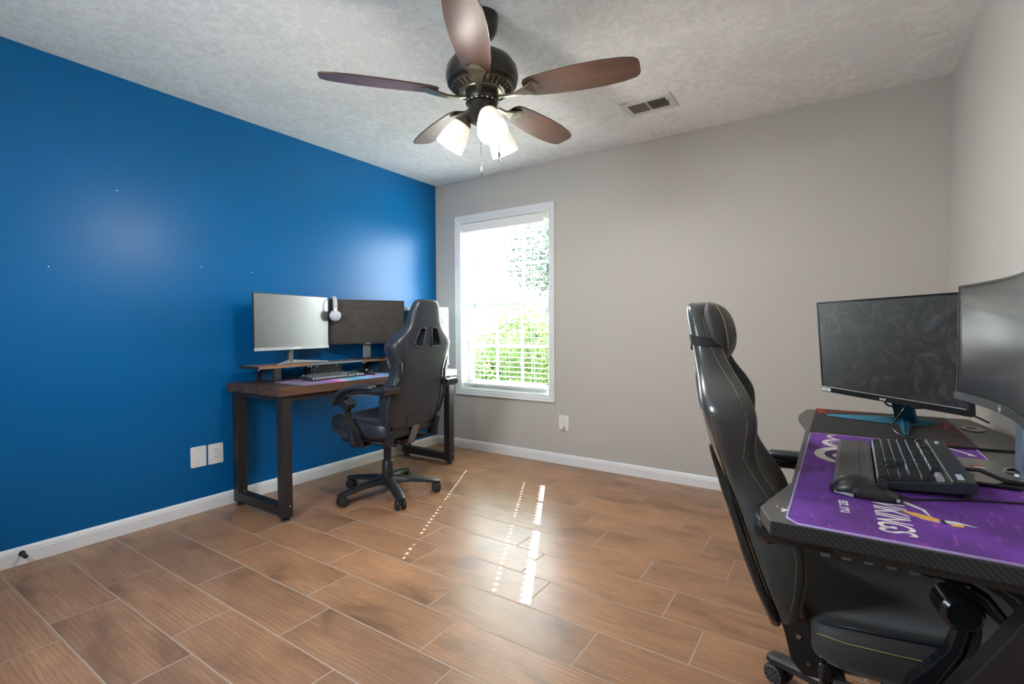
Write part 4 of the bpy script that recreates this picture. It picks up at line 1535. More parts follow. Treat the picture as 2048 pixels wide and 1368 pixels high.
tB, F, w, H, n, d = monitor('computer_monitor', 'matte dark monitor behind the headphones on the wooden desk', (0.100, -1.262), (0.362, -0.768), 0.985, 1.316, MT['plastic'], MT['screen_dark'], chin=0.012, bez=0.010)
MB(F).bb((-0.018, 0.003, 0.0012), (0.018, 0.009, 0.0018)).build('maker_badge', MT['silver'], tB)
o = Vector(tB.location)
MB(F).bb((-0.028, RZ - o.z + 0.011, -0.060), (0.028, 0.12, -0.042)).build('stand_column', MT['greymetal'], tB, bevel=0.003)
MB(F).bb((-0.115, RZ - o.z + 0.0005, -0.130), (0.115, RZ - o.z + 0.011, 0.045)).build('stand_base', MT['gloss'], tB, bevel=0.003)

# headphones hung over the top corner of the dark monitor
P0 = Vector((0.100, -1.262, 0)) + Vector((0.466, 0.885, 0)) * 0.034
hp = thing('headphones', 'pale grey headphones hung over the top corner of the dark monitor', 'headphones', (P0.x, P0.y, 1.317))
nv = Vector((0.885, -0.466, 0))
path = []
for i in range(21):
    a = PI * i / 20
    path.append(nv * (0.078 * math.cos(a)) + Vector((0, 0, -0.046 + 0.064 * math.sin(a))))
path = [nv * 0.078 + Vector((0, 0, -0.075))] + path + [nv * -0.078 + Vector((0, 0, -0.075))]
sv = Vector((0.466, 0.885, 0))
b = MB()
rings = []
for i, p in enumerate(path):
    dd = (path[min(i + 1, len(path) - 1)] - path[max(i - 1, 0)]).normalized()
    nr = dd.cross(sv).normalized()
    rings.append([p + sv * (0.015 * math.cos(2 * PI * k / 12)) + nr * (0.0045 * math.sin(2 * PI * k / 12)) for k in range(12)])
b.loft(rings)
b.build('headband', MT['headgrey'], hp, smooth=True)
for s in (1, -1):
    c0 = nv * (0.068 * s) + Vector((0, 0, -0.122))
    m = frame_mtx(c0, sv, (0, 0, 1))
    zf = 1 if (m.to_3x3() @ Vector((0, 0, 1))).dot(nv * s) > 0 else -1
    cup = MB(m).lathe([(0.024, zf * -0.010), (0.036, zf * -0.008), (0.0405, zf * 0.0), (0.040, zf * 0.010), (0.034, zf * 0.018), (0.027, zf * 0.021), (0.026, zf * 0.027), (0.018, zf * 0.030)], 36).build('ear_cup', MT['headgrey'], hp, smooth='auto')
    MB(m).lathe([(0.037, zf * -0.009), (0.036, zf * -0.018), (0.028, zf * -0.023), (0.018, zf * -0.020)], 30).build('ear_cushion', MT['whiteplastic'], cup, smooth='auto')
    MB().bar(nv * (0.0785 * s) + Vector((0, 0, -0.065)), nv * (0.084 * s) + Vector((0, 0, -0.108)), 0.006, 0.020, up=sv).build('yoke', MT['silver'], cup)

# PC tower
pc = thing('computer_tower', 'white computer tower with glass side at the far end of the wooden desk', 'computer tower', (0.325, -0.585, DT))
hx, hy, hz = 0.228, 0.122, 0.500
b = MB()
for sx in (1, -1):
    for sy in (1, -1):
        b.bb((sx * hx, sy * hy, 0.012), (sx * (hx - 0.022), sy * (hy - 0.022), hz - 0.02))
b.bb((-hx, -hy, 0.010), (hx, hy, 0.034))
b.bb((-hx, -hy, hz - 0.024), (hx, hy, hz))
b.bb((-hx + 0.022, hy - 0.006, 0.034), (hx - 0.022, hy, hz - 0.024))
b.build('tower_case', MT['whiteplastic'], pc, bevel=0.002)
MB().bb((hx - 0.006, -hy + 0.0222, 0.0345), (hx - 0.002, hy - 0.0222, hz - 0.0245)).build('front_mesh', MT['pcmesh'], pc)
for z in (0.12, 0.25, 0.38):
    MB(Matrix.Translation((hx - 0.0015, 0, z)) @ Matrix.Rotation(PI / 2, 4, 'Y')).lathe([(0.048, -0.001), (0.056, 0.000), (0.056, 0.002), (0.048, 0.002)], 32, cap=False).build('fan_ring', MT['whiteplastic'], pc)
MB().bb((-hx + 0.0222, -hy + 0.001, 0.0345), (hx - 0.0222, -hy + 0.005, hz - 0.0245)).build('glass_panel', MT['pcglass'], pc)
MB().bb((-hx + 0.03, hy - 0.10, 0.22), (hx - 0.10, hy - 0.075, 0.26)).build('inner_card', MT['pcinside'], pc)
for sx in (1, -1):
    for sy in (1, -1):
        MB().bb((sx * (hx - 0.04) - 0.015, sy * (hy - 0.03) - 0.012, 0.0003), (sx * (hx - 0.04) + 0.015, sy * (hy - 0.03) + 0.012, 0.010)).build('case_foot', MT['rubber'], pc)


# ------------------------------------------------------------------ keyboards
def keyrows():
    """standard full-size layout: (row, start unit, width units)"""
    K = []
    K += [(0, 0, 1)] + [(0, 2 + i + (0.5 if i > 3 else 0) + (0.5 if i > 7 else 0), 1) for i in range(12)]
    K += [(1, i, 1) for i in range(13)] + [(1, 13, 2)]
    K += [(2, 0, 1.5)] + [(2, 1.5 + i, 1) for i in range(12)] + [(2, 13.5, 1.5)]
    K += [(3, 0, 1.75)] + [(3, 1.75 + i, 1) for i in range(11)] + [(3, 12.75, 2.25)]
    K += [(4, 0, 2.25)] + [(4, 2.25 + i, 1) for i in range(10)] + [(4, 12.25, 2.75)]
    K += [(5, 0, 1.25), (5, 1.25, 1.25), (5, 2.5, 1.25), (5, 3.75, 6.25), (5, 10, 1.25), (5, 11.25, 1.25), (5, 12.5, 1.25), (5, 13.75, 1.25)]
    for r in (0, 1, 2):
        K += [(r, 15.3 + i, 1) for i in range(3)]
    K += [(4, 16.3, 1)] + [(5, 15.3 + i, 1) for i in range(3)]
    K += [(1, 18.6 + i, 1) for i in range(4)] + [(2, 18.6 + i, 1) for i in range(3)] + [(2, 21.6, 1, 2)]
    K += [(3, 18.6 + i, 1) for i in range(3)] + [(4, 18.6 + i, 1) for i in range(3)] + [(4, 21.6, 1, 2)]
    K += [(5, 18.6, 2), (5, 20.6, 1)]
    return K


def keycap(b, m, cx, cy, z, wx, wy, h=0.0085):
    """wx along the board (rows run along local x), wy front to back"""
    a, t_ = 0.0008, 0.0026
    lo = [(cx - wx / 2 + a, cy - wy / 2 + a, z), (cx + wx / 2 - a, cy - wy / 2 + a, z), (cx + wx / 2 - a, cy + wy / 2 - a, z), (cx - wx / 2 + a, cy + wy / 2 - a, z)]
    hi = [(cx - wx / 2 + t_, cy - wy / 2 + t_ * 1.2, z + h), (cx + wx / 2 - t_, cy - wy / 2 + t_ * 1.2, z + h), (cx + wx / 2 - t_, cy + wy / 2 - t_ * 0.8, z + h), (cx - wx / 2 + t_, cy + wy / 2 - t_ * 0.8, z + h)]
    b.m = m
    b.use(MT['keycap'])
    b.add(lo + hi, [(4, 5, 6, 7), (1, 2, 6, 5), (2, 3, 7, 6), (3, 0, 4, 7)])
    b.use(MT['pale_key_sheen'])  # front face takes the painted pale reflection
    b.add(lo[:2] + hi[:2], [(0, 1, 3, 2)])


# keyboard on the wooden desk: rows run along +y (user looks towards -x)
U = 0.0187
k1 = thing('keyboard', 'black keyboard on the galaxy mat with a pale sheen painted on its key fronts', 'keyboard', (0.385, -1.435, DT + 0.0034), math.radians(93))
tilt = Matrix.Rotation(math.radians(8.0), 4, 'X')
MB(Matrix.Translation((0, 0, 0.008)) @ tilt).prism(rrect(0.445, 0.138, 0.008), 0.0, 0.011).build('keyboard_body', MT['plastic'], k1, bevel=0.002)
b = MB()
mm = Matrix.Translation((0, 0, 0.008)) @ tilt
for kk in keyrows():
    r, x, wd = kk[:3]
    hh = kk[3] if len(kk) > 3 else 1
    keycap(b, mm, -0.2115 + (x + wd / 2) * U * 0.995, 0.052 - (r + (hh - 1) / 2) * U - (0.004 if r else 0), 0.0105, wd * U, hh * U, 0.0095)
kc_ = tag(b.build('keycaps', None, k1), kind='stuff')
kc_.data.materials[1] = MT['keyfront_sheen']
for s in (1, -1):
    MB().bb((s * 0.19 - 0.012, 0.035, 0.0004), (s * 0.19 + 0.012, 0.046, 0.012)).build('keyboard_foot', MT['rubber'], k1)
MB().bb((-0.2, -0.066, 0.0), (0.2, -0.060, 0.0025)).build('rubber_strip', MT['rubber'], k1)


def mouse_shape(L, W_, Hh, m, hump=0.42):
    b = MB(m)
    rings = []
    N = 15
    for i in range(N):
        u = i / (N - 1)
        x = -L / 2 + L * u
        e = max(0.0, 1 - abs(2 * u - 1) ** 3.2) ** 0.5
        w = W_ / 2 * (0.30 + 0.70 * e) * (1 - 0.14 * math.exp(-((u - 0.58) / 0.16) ** 2))
        h = Hh * (0.30 + 0.70 * math.exp(-((u - hump) / 0.34) ** 2)) * (0.45 + 0.55 * e)
        ring = [Vector((x, -w * 0.86, 0.0008)), Vector((x, -w, h * 0.28)), Vector((x, -w * 0.90, h * 0.62)), Vector((x, -w * 0.55, h * 0.93)), Vector((x, 0, h)),
                Vector((x, w * 0.55, h * 0.93)), Vector((x, w * 0.90, h * 0.62)), Vector((x, w, h * 0.28)), Vector((x, w * 0.86, 0.0008)), Vector((x, 0, 0.0008))]
        rings.append(ring)
    b.loft(rings)
    return b


m1 = thing('computer_mouse', 'small black mouse beside the keyboard on the galaxy mat', 'mouse', (0.385, -1.135, DT + 0.0034), PI)
mouse_shape(0.118, 0.064, 0.038, None).build('mouse_body', MT['gloss'], m1, smooth=True)
MB().tube([(0.032, -0.004, 0.029), (0.032, 0.004, 0.029)], 0.009, 16).build('scroll_wheel', MT['silver'], m1)

# cables behind the monitors on the blue wall side
for i, (label, pts) in enumerate((
        ('black cable hanging behind the hazy monitor against the blue wall', [(0.06, -1.43, 1.05), (0.035, -1.45, 0.95), (0.03, -1.46, 0.85), (0.05, -1.45, 0.80), (0.07, -1.44, DT + 0.004)]),
        ('black cable looping below the gap of the monitor riser', [(0.05, -1.36, 1.08), (0.03, -1.40, 0.96), (0.028, -1.42, 0.86), (0.045, -1.54, 0.80), (0.06, -1.58, DT + 0.004)]))):
    # smooth the path
    P_ = [Vector(p) for p in pts]
    fine = []
    for a in range(len(P_) - 1):
        for f in range(6):
            t_ = f / 6
            p0, p1, p2, p3 = P_[max(a - 1, 0)], P_[a], P_[a + 1], P_[min(a + 2, len(P_) - 1)]
            fine.append(0.5 * ((2 * p1) + (p2 - p0) * t_ + (2 * p0 - 5 * p1 + 4 * p2 - p3) * t_ ** 2 + (3 * p1 - p0 - 3 * p2 + p3) * t_ ** 3))
    fine.append(P_[-1])
    tag(MB().tube(fine, 0.003, 8).build('cable', MT['rubber'], None, smooth=True), label, 'cable')

# ================================================================== RIGHT DESK
ZT = 0.742
d2 = thing('gaming_desk', 'grey-topped gaming desk with carbon-texture edge along the right wall', 'desk', (3.37, -1.75, 0))
DO = Vector((-3.37, 1.75, 0))
outline = [(3.075, -2.436), (3.101, -2.508), (3.640, -2.512), (3.668, -2.480), (3.668, -1.30), (3.640, -1.12), (3.618, -0.985), (3.100, -1.030), (3.085, -1.052), (3.067, -1.215), (3.106, -1.440), (3.115, -2.225)]


def off(poly, dz=0):
    return [(x + DO.x, y + DO.y) for x, y in poly]


b = MB()
po = off(outline)
b.use(MT['deskgrey'])
n_ = len(po)
b.add([(x, y, ZT) for x, y in po], [tuple(range(n_))])
b.add([(x, y, ZT - 0.028) for x, y in po], [tuple(reversed(range(n_)))])
b.use(MT['carbon'])
for i in range(n_):
    j = (i + 1) % n_
    b.add([(*po[i], ZT - 0.028), (*po[j], ZT - 0.028), (*po[j], ZT), (*po[i], ZT)], [(0, 1, 2, 3)])
bmx = b.build('desktop', None, d2)
bm = bmesh.new()
bm.from_mesh(bmx.data)
bmesh.ops.remove_doubles(bm, verts=bm.verts, dist=1e-5)
bmesh.ops.recalc_face_normals(bm, faces=bm.faces)
bm.to_mesh(bmx.data)
bm.free()
bv = bmx.modifiers.new('bevel', 'BEVEL')
bv.width = 0.0022
bv.segments = 2
bv.limit_method = 'ANGLE'
bv.angle_limit = math.radians(50)
for y in (-2.455, -1.150):
    yy = y + DO.y
    MB().prism([(x + DO.x, z) for x, z in ((3.120, 0.045), (3.478, 0.7135), (3.640, 0.7135), (3.282, 0.045))], yy - 0.022, yy + 0.022, 'y').build('leg', MT['greymetal'] if False else MT['steel_black'], d2, bevel=0.003)
    MB().bb((3.105 + DO.x, yy - 0.030, 0.0003), (3.640 + DO.x, yy + 0.030, 0.045)).build('leg_foot', MT['steel_black'], d2, bevel=0.006)
    MB().bb((3.20 + DO.x, yy - 0.0225, 0.690), (3.46 + DO.x, yy + 0.0225, 0.7138)).build('top_bracket', MT['steel_black'], d2, bevel=0.002)
MB().bb((3.46 + DO.x, -2.43 + DO.y, 0.66), (3.485 + DO.x, -1.175 + DO.y, 0.7135)).build('cross_rail', MT['steel_black'], d2, bevel=0.002)
b = MB()
mk = frame_mtx((3.118 + DO.x, -2.432 + DO.y, ZT + 0.0003), (0.3, -0.95, 0), (0.95, 0.3, 0))
for (u, v, w_, h_) in ((-0.018, 0.010, 0.005, 0.002), (-0.018, -0.010, 0.005, 0.002), (0.0, 0.0, 0.010, 0.011), (0.008, 0.008, 0.004, 0.003), (0.009, -0.005, 0.006, 0.006)):
    q = MB(mk)
    q.prism([(u - w_ / 2, v - h_ / 2), (u + w_ / 2, v - h_ / 2), (u + w_ / 2 + 0.002, v + h_ / 2), (u - w_ / 2 + 0.002, v + h_ / 2)], 0, 0.0003)
    q.build('corner_print', MT['white_print'], d2)

# dark mat under the far monitor
dm = thing('desk_mat', 'black desk mat with red circuit print at the far end of the right desk', 'desk mat', (3.333, -1.307, ZT))
MB().prism(rrect(0.424, 0.590, 0.006), 0.0003, 0.0028).build('mat_cloth', MT['darkcloth'], dm)
rnd = random.Random(11)


def circuit(cx, cy, sx, sy, n):
    b = MB()
    for i in range(n):
        x = cx + sx * rnd.random() ** 1.7
        y = cy + sy * rnd.random() ** 1.7
        L_ = rnd.uniform(0.012, 0.045)
        if rnd.random() < 0.5:
            b.box((x, y - L_ / 2 * (1 if sy > 0 else -1) * -0.2, 0.0031), (0.0016, L_, 0.0004))
        else:
            b.box((x, y, 0.0031), (L_ * 0.7, 0.0016, 0.0004))
    return tag(b.build('circuit_print', MT['red_print'], dm), kind='stuff')


circuit(-0.200, 0.280, 0.055, -0.13, 60)
circuit(-0.125, 0.285, 0.10, -0.035, 34)
circuit(0.205, 0.16, -0.055, -0.28, 66)
circuit(0.12, 0.10, 0.07, -0.05, 14)
circuit(0.06, -0.26, 0.14, 0.02, 16)

# purple team mat
pm = thing('desk_mat', 'purple desk mat printed VIKINGS EST. 1961 on the near half of the right desk', 'desk mat', (3.330, -2.055, ZT))
PX, PY = 3.330, -2.055
ol = [(-0.204, 0.445), (-0.192, 0.454), (0.192, 0.454), (0.204, 0.442), (0.204, -0.436), (0.188, -0.452), (-0.186, -0.452), (-0.204, -0.428)]
MB().prism(ol, 0.0003, 0.0040).build('mat_cloth', MT['purple'], pm)
MB().tube([(x, y, 0.0030) for x, y in ol + ol[:1]], 0.0024, 8, cap=False).build('stitched_edge', MT['purple_edge'], pm, smooth=True)
ZP = 0.0043
tf = frame_mtx((3.287 - PX, -2.376 - PY, ZP), (0.02, -1, 0), (1, 0.02, 0))
text_mesh('team_lettering', 'VIKINGS', 0.074, MT['white_print'], pm, tf, 0.0002, shear=0.2, spacing=0.98, bold=0.0007, sx=0.66)
q = MB()
q.prism([(3.318 - PX, -2.262 - PY), (3.345 - PX, -2.300 - PY), (3.350 - PX, -2.345 - PY), (3.338 - PX, -2.303 - PY), (3.310 - PX, -2.272 - PY)], ZP - 0.0002, ZP + 0.0002)
q.build('lettering_tail', MT['white_print'], pm)
text_mesh('date_lettering', 'EST. 1961', 0.0215, MT['white_print'], pm, frame_mtx((3.214 - PX, -2.362 - PY, ZP), (0.05, -1, 0), (1, 0.05, 0)), 0.0002, spacing=0.95, bold=0.0006, sx=0.95)
# plain generic winged badge in the emblem's colours and size
emb = thing('tmp', None, None)
bpy.data.objects.remove(emb)
E0 = Vector((3.352 - PX, -2.352 - PY, ZP))


def em(pts, m, dz=0.0):
    return MB().prism([(E0.x + u, E0.y + v) for u, v in pts], ZP - 0.0002 + dz, ZP + 0.0002 + dz).build('printed_badge', m, pm)


em([(-0.052, 0.030), (-0.020, 0.022), (0.012, 0.004), (0.006, -0.016), (-0.022, -0.004), (-0.036, 0.004), (-0.030, 0.012), (-0.060, 0.012), (-0.040, 0.020)], MT['lilac_print'])
em([(-0.046, 0.026), (-0.018, 0.018), (0.008, 0.003), (0.003, -0.011), (-0.020, -0.002), (-0.034, 0.010)], MT['gold_print'], 0.0002)
em([(-0.022, -0.001), (0.003, -0.010), (0.006, -0.017), (-0.020, -0.010)], MT['peach_print'], 0.0003)
em([(0.008, 0.006), (0.014, 0.004), (0.016, -0.018), (0.009, -0.016)], MT['dark_print'], 0.0003)
em([(0.014, 0.003), (0.030, 0.005), (0.044, -0.002), (0.058, -0.010), (0.040, -0.007), (0.030, -0.012), (0.016, -0.010)], MT['white_print'], 0.0003)
em([(0.018, -0.016), (0.030, -0.013), (0.036, -0.009), (0.040, -0.015), (0.036, -0.022), (0.022, -0.024)], MT['gold_print'], 0.0004)


def arc(cx, cy, r0, r1, a0, a1, m, n=20, name='printed_swirl', sx=1.0):
    o_, i_ = [], []
    for k in range(n + 1):
        a = math.radians(a0 + (a1 - a0) * k / n)
        f = math.sin(PI * k / n) ** 0.6
        rr = r0 + (r1 - r0) * (1 - f) * 0.5
        o_.append((cx - PX + r1 * math.cos(a) * sx, cy - PY + r1 * math.sin(a)))
        i_.append((cx - PX + rr * math.cos(a) * sx, cy - PY + rr * math.sin(a)))
    return MB().prism(o_ + list(reversed(i_)), ZP - 0.0002, ZP + 0.0002).build(name, m, pm)


arc(3.215, -1.900, 0.064, 0.100, 85, 275, MT['white_print'], sx=0.68)
arc(3.215, -1.905, 0.036, 0.056, 85, 275, MT['dark_print'], sx=0.75)
arc(3.215, -1.915, 0.0, 0.034, 85, 275, MT['white_print'], sx=0.75)
arc(3.205, -1.740, 0.040, 0.062, 75, 285, MT['white_print'], sx=0.70)
arc(3.205, -1.745, 0.022, 0.027, 75, 285, MT['white_print'], sx=0.9)
arc(3.200, -1.640, 0.022, 0.036, 100, 265, MT['white_print'], sx=0.8)
MB().prism([(3.452 - PX, -1.617 - PY), (3.462 - PX, -1.615 - PY), (3.510 - PX, -1.700 - PY), (3.518 - PX, -1.722 - PY), (3.500 - PX, -1.722 - PY), (3.500 - PX, -1.702 - PY)], ZP - 0.0002, ZP + 0.0002).build('printed_stroke', MT['white_print'], pm)

# ------------------------------------------------------------------ keyboard and wrist rest on the right desk (user looks towards +x)
ZM = ZT + 0.0043
k2 = thing('keyboard', 'full-size black keyboard with padded wrist rest on the purple mat', 'keyboard', (3.335, -1.972, ZM), math.radians(-90 - 1.0))
KL = 0.462
tilt = Matrix.Rotation(math.radians(7.0), 4, 'X')
kb = Matrix.Translation((0, -0.055, 0.006)) @ tilt       # origin at the front edge of the key bed
q = MB(kb)
q.loft([[(x, 0.0, -0.004), (x, 0.0, 0.012), (x, 0.120, 0.012), (x, 0.124, 0.016), (x, 0.160, 0.016), (x, 0.164, 0.010), (x, 0.160, -0.008), (x, 0.125, -0.008)] for x in (-KL / 2, KL / 2)])
q.build('keyboard_body', MT['kbbody'], k2, bevel=0.002)
MB(kb).bb((-KL / 2 + 0.002, 0.1235, 0.0163), (KL / 2 - 0.002, 0.1262, 0.0172)).build('trim_line', MT['silver'], k2)
# palm rest
q = MB()
q.loft([[(x, -0.136, 0.0006), (x, -0.136, 0.010), (x, -0.128, 0.0135), (x, -0.072, 0.0165), (x, -0.060, 0.0165), (x, -0.057, 0.0006)] for x in (-KL / 2 + 0.004, KL / 2 - 0.004)])
pr = q.build('wrist_rest', MT['palm'], k2, bevel=0.0015)
MB().bb((-KL / 2 + 0.006, -0.0698, 0.0160), (KL / 2 - 0.006, -0.0688, 0.0172)).build('groove_line', MT['keyedge'], pr)
MB().bb((-KL / 2 + 0.006, -0.0865, 0.01545), (KL / 2 - 0.006, -0.0860, 0.0164)).build('groove_line', MT['kbbody'], pr)
proto = {}
nk = 0
rest = MB()
X0 = -0.216
for kk in keyrows():
    r, x, wd = kk[:3]
    hh = kk[3] if len(kk) > 3 else 1
    cx = X0 + (x + wd / 2) * 0.0191
    cy = 0.108 - (r + (hh - 1) / 2) * 0.0187 - (0.004 if r else 0)
    nk += 1
    far = (r == 0 and x >= 11)
    if far:
        keycap(rest, kb, cx, cy, 0.0125, wd * 0.0191, hh * 0.0187)
        continue
    key = (wd, hh)
    if key not in proto:
        b = MB()
        keycap(b, None, 0, 0, 0, wd * 0.0191, hh * 0.0187)
        ko = b.build('keycap', None, k2)
        proto[key] = ko
    else:
        ko = proto[key].copy()
        C.objects.link(ko)
        ko.parent = k2
    ko.matrix_local = kb @ Matrix.Translation((cx, cy, 0.0125))
tag(rest.build('keycap', None, k2), kind='stuff')
MB(kb).bb((KL / 2 - 0.060, 0.136, 0.0162), (KL / 2 - 0.020, 0.146, 0.0185)).build('media_keys', MT['pale_key_sheen'], k2)
MB(kb).bb((-KL / 2 + 0.040, 0.140, 0.0162), (-KL / 2 + 0.065, 0.147, 0.0185)).build('profile_key', MT['pale_key_sheen'], k2)
MB(kb @ Matrix.Translation((KL / 2 - 0.036, 0.108, 0.016))).tube([(-0.020, 0, 0), (0.020, 0, 0)], 0.007, 16).build('volume_roller', MT['silver'], k2)
for s in (1, -1):
    MB().bb((s * 0.20 - 0.014, 0.088, 0.0004), (s * 0.20 + 0.014, 0.098, 0.0105)).build('keyboard_foot', MT['rubber'], k2)
MB(kb).tube([(0.05, 0.162, 0.002), (0.052, 0.19, 0.001), (0.06, 0.23, -0.020), (0.062, 0.26, -0.026)], 0.0045, 8).build('cord', MT['rubber'], k2, smooth=True)

# mouse on the purple mat
m2 = thing('computer_mouse', 'sculpted black wired mouse on the purple mat next to the wrist rest', 'mouse', (3.252, -2.258, ZM), math.radians(-4))
mouse_shape(0.126, 0.072, 0.041, None, 0.36).build('mouse_body', MT['plastic'], m2, smooth=True)
q = MB()
q.loft([[(x, y * 1.0, z) for y, z in ((-0.0365 + dy, 0.002), (-0.0385 + dy, 0.012), (-0.0350 + dy, zt), (-0.030 + dy, zt - 0.002), (-0.030 + dy, 0.002))] for x, dy, zt in ((-0.028, 0.004, 0.014), (-0.010, 0.002, 0.024), (0.010, 0.004, 0.022), (0.034, 0.004, 0.016), (0.052, 0.008, 0.011))])
q.build('side_grip', MT['rubber'], m2, smooth='auto', bevel=0.001)
MB().bar((-0.052, -0.026, 0.006), (-0.018, -0.037, 0.005), 0.003, 0.006).build('silver_accent', MT['silver'], m2)
MB().bb((0.052, -0.031, 0.004), (0.058, -0.028, 0.010)).build('silver_accent', MT['silver'], m2)
MB().prism([(-0.046, -0.006), (-0.040, 0.006), (-0.036, 0.002), (-0.040, -0.006)], 0.0325, 0.0332).build('maker_mark', MT['silver'], m2)
MB().tube([(0.030, -0.004, 0.030), (0.030, 0.004, 0.030)], 0.009, 16).build('scroll_wheel', MT['rubber'], m2)
MB().tube([(0.060, 0, 0.010), (0.075, 0.012, 0.0035), (0.12, 0.045, 0.0026), (0.18, 0.085, 0.0026), (0.26, 0.12, 0.0026), (0.275, 0.122, 0.0026), (0.33, 0.12, -0.0012), (0.38, 0.12, -0.0012)], 0.0022, 8).build('cord', MT['rubber'], m2, smooth=True)

# ------------------------------------------------------------------ far flat monitor, turned towards the chair
tC, F, w, H, n, d = monitor('computer_monitor', 'flat monitor with smudged black screen and teal stand on the right desk', (3.146, -1.150), (3.520, -1.622), 0.838, 1.199, MT['gloss'], MT['screen_smudge'], chin=0.020, bez=0.007, lean=0.030, line=MT['silver'], thick=0.016)
text_mesh('maker_name', 'acer', 0.016, MT['whiteplastic'], tC, F @ Matrix.Translation((-0.002, 0.0095, 0.0016)), 0.0002, bold=0.0003)
MB(F).prism([(u - w / 2 + 0.026, v + 0.0100) for u, v in rrect(0.046, 0.012, 0.003)], 0.0013, 0.0018).build('corner_label', MT['whiteplastic'], tC)
text_mesh('label_lettering', 'Predator', 0.0095, MT['slot'], tC, F @ Matrix.Translation((-w / 2 + 0.026, 0.0100, 0.0022)), 0.0002, bold=0.0001)
o = Vector(tC.location)
zb = ZT + 0.0034 - o.z
cx, cy = 3.392 - o.x, -1.262 - o.y
MB().loft([[(cx - 0.030 + ax, cy - 0.006 + ay, z), (cx + 0.022 + ax, cy - 0.040 + ay, z), (cx + 0.034 + ax, cy - 0.022 + ay, z), (cx - 0.018 + ax, cy + 0.012 + ay, z)] for z, ax, ay in ((zb + 0.012, 0.012, 0.0), (0.02, -0.010, -0.045), (0.14, -0.018, -0.062))]).build('stand_column', MT['teal'], tC, bevel=0.002)
for (tx, ty, w0, w1) in ((3.165, -1.195, 0.020, 0.004), (3.385, -1.500, 0.020, 0.006), (3.505, -1.185, 0.018, 0.008)):
    a = Vector((cx + 0.012, cy - 0.012, 0))
    e = Vector((tx - o.x, ty - o.y, 0))
    dv = (e - a).normalized()
    sd_ = Vector((-dv.y, dv.x, 0))
    MB().loft([[a + sd_ * w0 + Vector((0, 0, zb)), a - sd_ * w0 + Vector((0, 0, zb)), a - sd_ * w0 * 0.5 + Vector((0, 0, zb + 0.030)), a + sd_ * w0 * 0.5 + Vector((0, 0, zb + 0.030))],
               [e + sd_ * w1 + Vector((0, 0, zb)), e - sd_ * w1 + Vector((0, 0, zb)), e - sd_ * w1 * 0.5 + Vector((0, 0, zb + 0.006)), e + sd_ * w1 * 0.5 + Vector((0, 0, zb + 0.006))]]).build('stand_foot', MT['teal'], tC, bevel=0.001)

# ------------------------------------------------------------------ near curved monitor
tD, F, w, H, n, d = monitor('curved_monitor', 'curved black monitor close to the right wall on the gaming desk', (3.483, -1.650), (3.510, -2.185), 0.893, 1.214, MT['gloss'], MT['screen_curve'], chin=0.022, chin_mat=MT['kbbody'], bez=0.005, curve=0.030, thick=0.014, lip=0.006)
cz = -0.030
q = text_mesh('maker_name', 'hp', 0.012, MT['whiteplastic'], tD, F @ Matrix.Translation((0, 0.011, cz + 0.0062)), 0.0002, shear=0.2)
MB(F @ Matrix.Translation((0, 0.011, cz + 0.0062))).lathe([(0.0082, 0), (0.0090, 0), (0.0090, 0.0003), (0.0082, 0.0003)], 24, cap=False).build('maker_ring', MT['whiteplastic'], tD)
o = Vector(tD.location)
zb = ZM - o.z + 0.0003
MB().bb((3.437 - o.x, -2.055 - o.y, zb), (3.655 - o.x, -1.800 - o.y, zb + 0.010)).build('stand_base', MT['gloss'], tD, bevel=0.003)
MB().bb((3.555 - o.x, -1.945 - o.y, zb + 0.0102), (3.585 - o.x, -1.885 - o.y, 0.16)).build('stand_column', MT['bluegrey'], tD, bevel=0.003)
MB().lathe([(0.030, zb + 0.0101), (0.036, zb + 0.0101), (0.036, zb + 0.013), (0.030, zb + 0.013)], 28, (3.565 - o.x, -1.915 - o.y, 0), cap=False).build('base_ring', MT['chrome'], tD)
MB().prism([(3.490 - o.x + u, -1.905 - o.y + v) for u, v in rrect(0.020, 0.010, 0.003)], zb + 0.0101, zb + 0.0105).build('base_sticker', MT['white_print'], tD)
MB().prism([(3.487 - o.x + u, -1.890 - o.y + v) for u, v in rrect(0.024, 0.006, 0.002)], zb + 0.0101, zb + 0.0105).build('base_sticker', MT['red_print'], tD)


def smooth_path(pts, k=8):
    P_ = [Vector(p) for p in pts]
    out = []
    for a in range(len(P_) - 1):
        for f in range(k):
            t_ = f / k
            p0, p1, p2, p3 = P_[max(a - 1, 0)], P_[a], P_[a + 1], P_[min(a + 2, len(P_) - 1)]
            out.append(0.5 * ((2 * p1) + (p2 - p0) * t_ + (2 * p0 - 5 * p1 + 4 * p2 - p3) * t_ ** 2 + (3 * p1 - p0 - 3 * p2 + p3) * t_ ** 3))
    out.append(P_[-1])
    return out


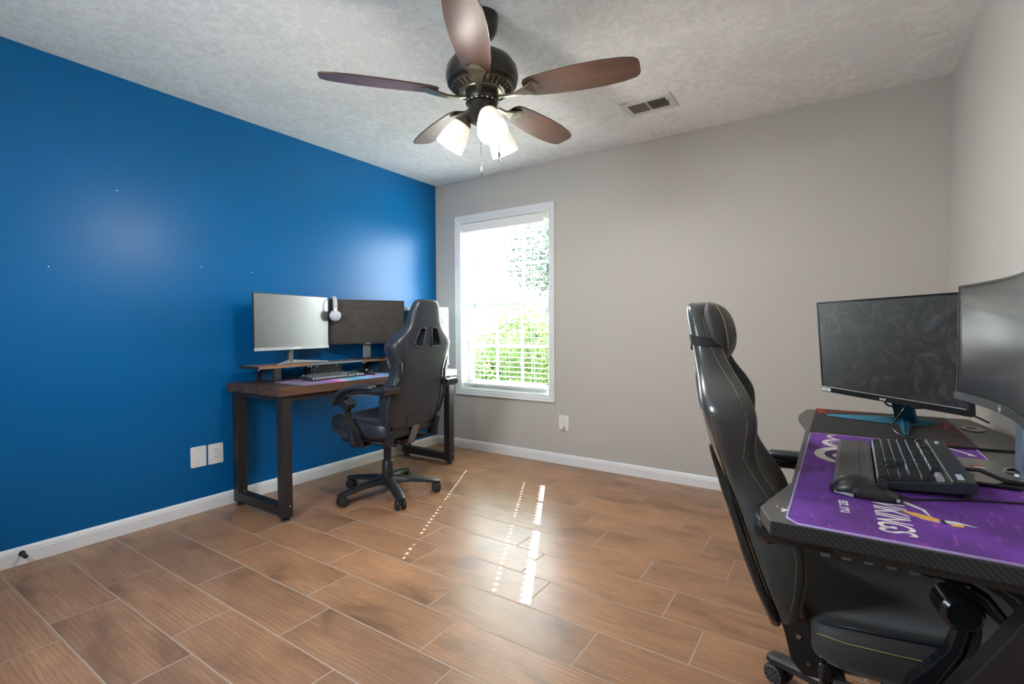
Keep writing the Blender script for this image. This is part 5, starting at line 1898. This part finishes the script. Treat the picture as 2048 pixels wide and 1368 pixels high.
zt = ZT + 0.0036
for label, pts, r, mt in (
        ('black cable drooping from the flat monitor to the back of the right desk', [(3.335, -1.345, 0.865), (3.345, -1.32, 0.822), (3.40, -1.23, 0.800), (3.50, -1.14, 0.795), (3.60, -1.08, 0.775), (3.655, -1.10, 0.750)], 0.0032, 'rubber'),
        ('black cable curving down the front of the teal stand', [(3.395, -1.425, 0.865), (3.390, -1.425, 0.835), (3.372, -1.435, 0.800), (3.352, -1.480, 0.768), (3.375, -1.540, 0.7515), (3.400, -1.570, 0.7510)], 0.0035, 'gloss'),
        ('black power cable running across the desk behind the keyboard', [(3.445, -1.640, zt + 0.0045), (3.50, -1.630, zt + 0.0045), (3.56, -1.610, zt + 0.001), (3.61, -1.600, zt + 0.001), (3.655, -1.60, zt + 0.001)], 0.0042, 'rubber'),
        ):
    tag(MB().tube(smooth_path(pts), r, 8).build('cable', MT[mt], None, smooth=True), label, 'cable')
cs = thing('coaster', 'oval pale coaster beside the dark mat near the right wall', 'coaster', (3.590, -1.235, ZT))
MB(Matrix.Diagonal((0.75, 1.25, 1, 1))).lathe([(0.036, 0.0003), (0.040, 0.002), (0.040, 0.004), (0.036, 0.005)], 36).build('coaster_disc', MT['coaster'], cs, smooth='auto')
MB(Matrix.Diagonal((0.75, 1.25, 1, 1))).lathe([(0.018, 0.0051), (0.0185, 0.0056), (0.012, 0.0056)], 24, (-0.008, 0, 0)).build('coaster_print', MT['slot'], cs)

# cables under the right desk
for label, pts, mt in (
        ('white cable hanging behind the gaming desk near the wall', [(3.635, -1.66, 0.700), (3.640, -1.63, 0.50), (3.630, -1.66, 0.30), (3.640, -1.70, 0.10), (3.60, -1.72, 0.006)], 'whiteplastic'),
        ('second white cable hanging close to the wall under the gaming desk', [(3.650, -1.70, 0.700), (3.655, -1.70, 0.48), (3.650, -1.74, 0.28), (3.655, -1.78, 0.10), (3.62, -1.82, 0.006)], 'whiteplastic'),
        ('black cable hanging beside the white ones under the gaming desk', [(3.640, -1.60, 0.700), (3.640, -1.58, 0.50), (3.645, -1.60, 0.30), (3.640, -1.62, 0.10), (3.60, -1.62, 0.006)], 'rubber')):
    tag(MB().tube(smooth_path(pts), 0.004, 8).build('cable', MT[mt], None, smooth=True), label, 'cable')

# ------------------------------------------------------------------ shared groups for repeats
GROUPS = {'electrical_outlet': 'electrical outlets on the walls', 'computer_monitor': 'flat computer monitors on the two desks', 'gaming_chair': 'gaming chairs', 'keyboard': 'computer keyboards',
          'computer_mouse': 'computer mice', 'desk_mat': 'desk mats', 'cable': 'loose cables at the desks'}
for o in bpy.data.objects:
    if o.parent is None and 'category' in o.keys():
        g_ = GROUPS.get(o.name.split('.')[0])
        if g_:
            o['group'] = g_
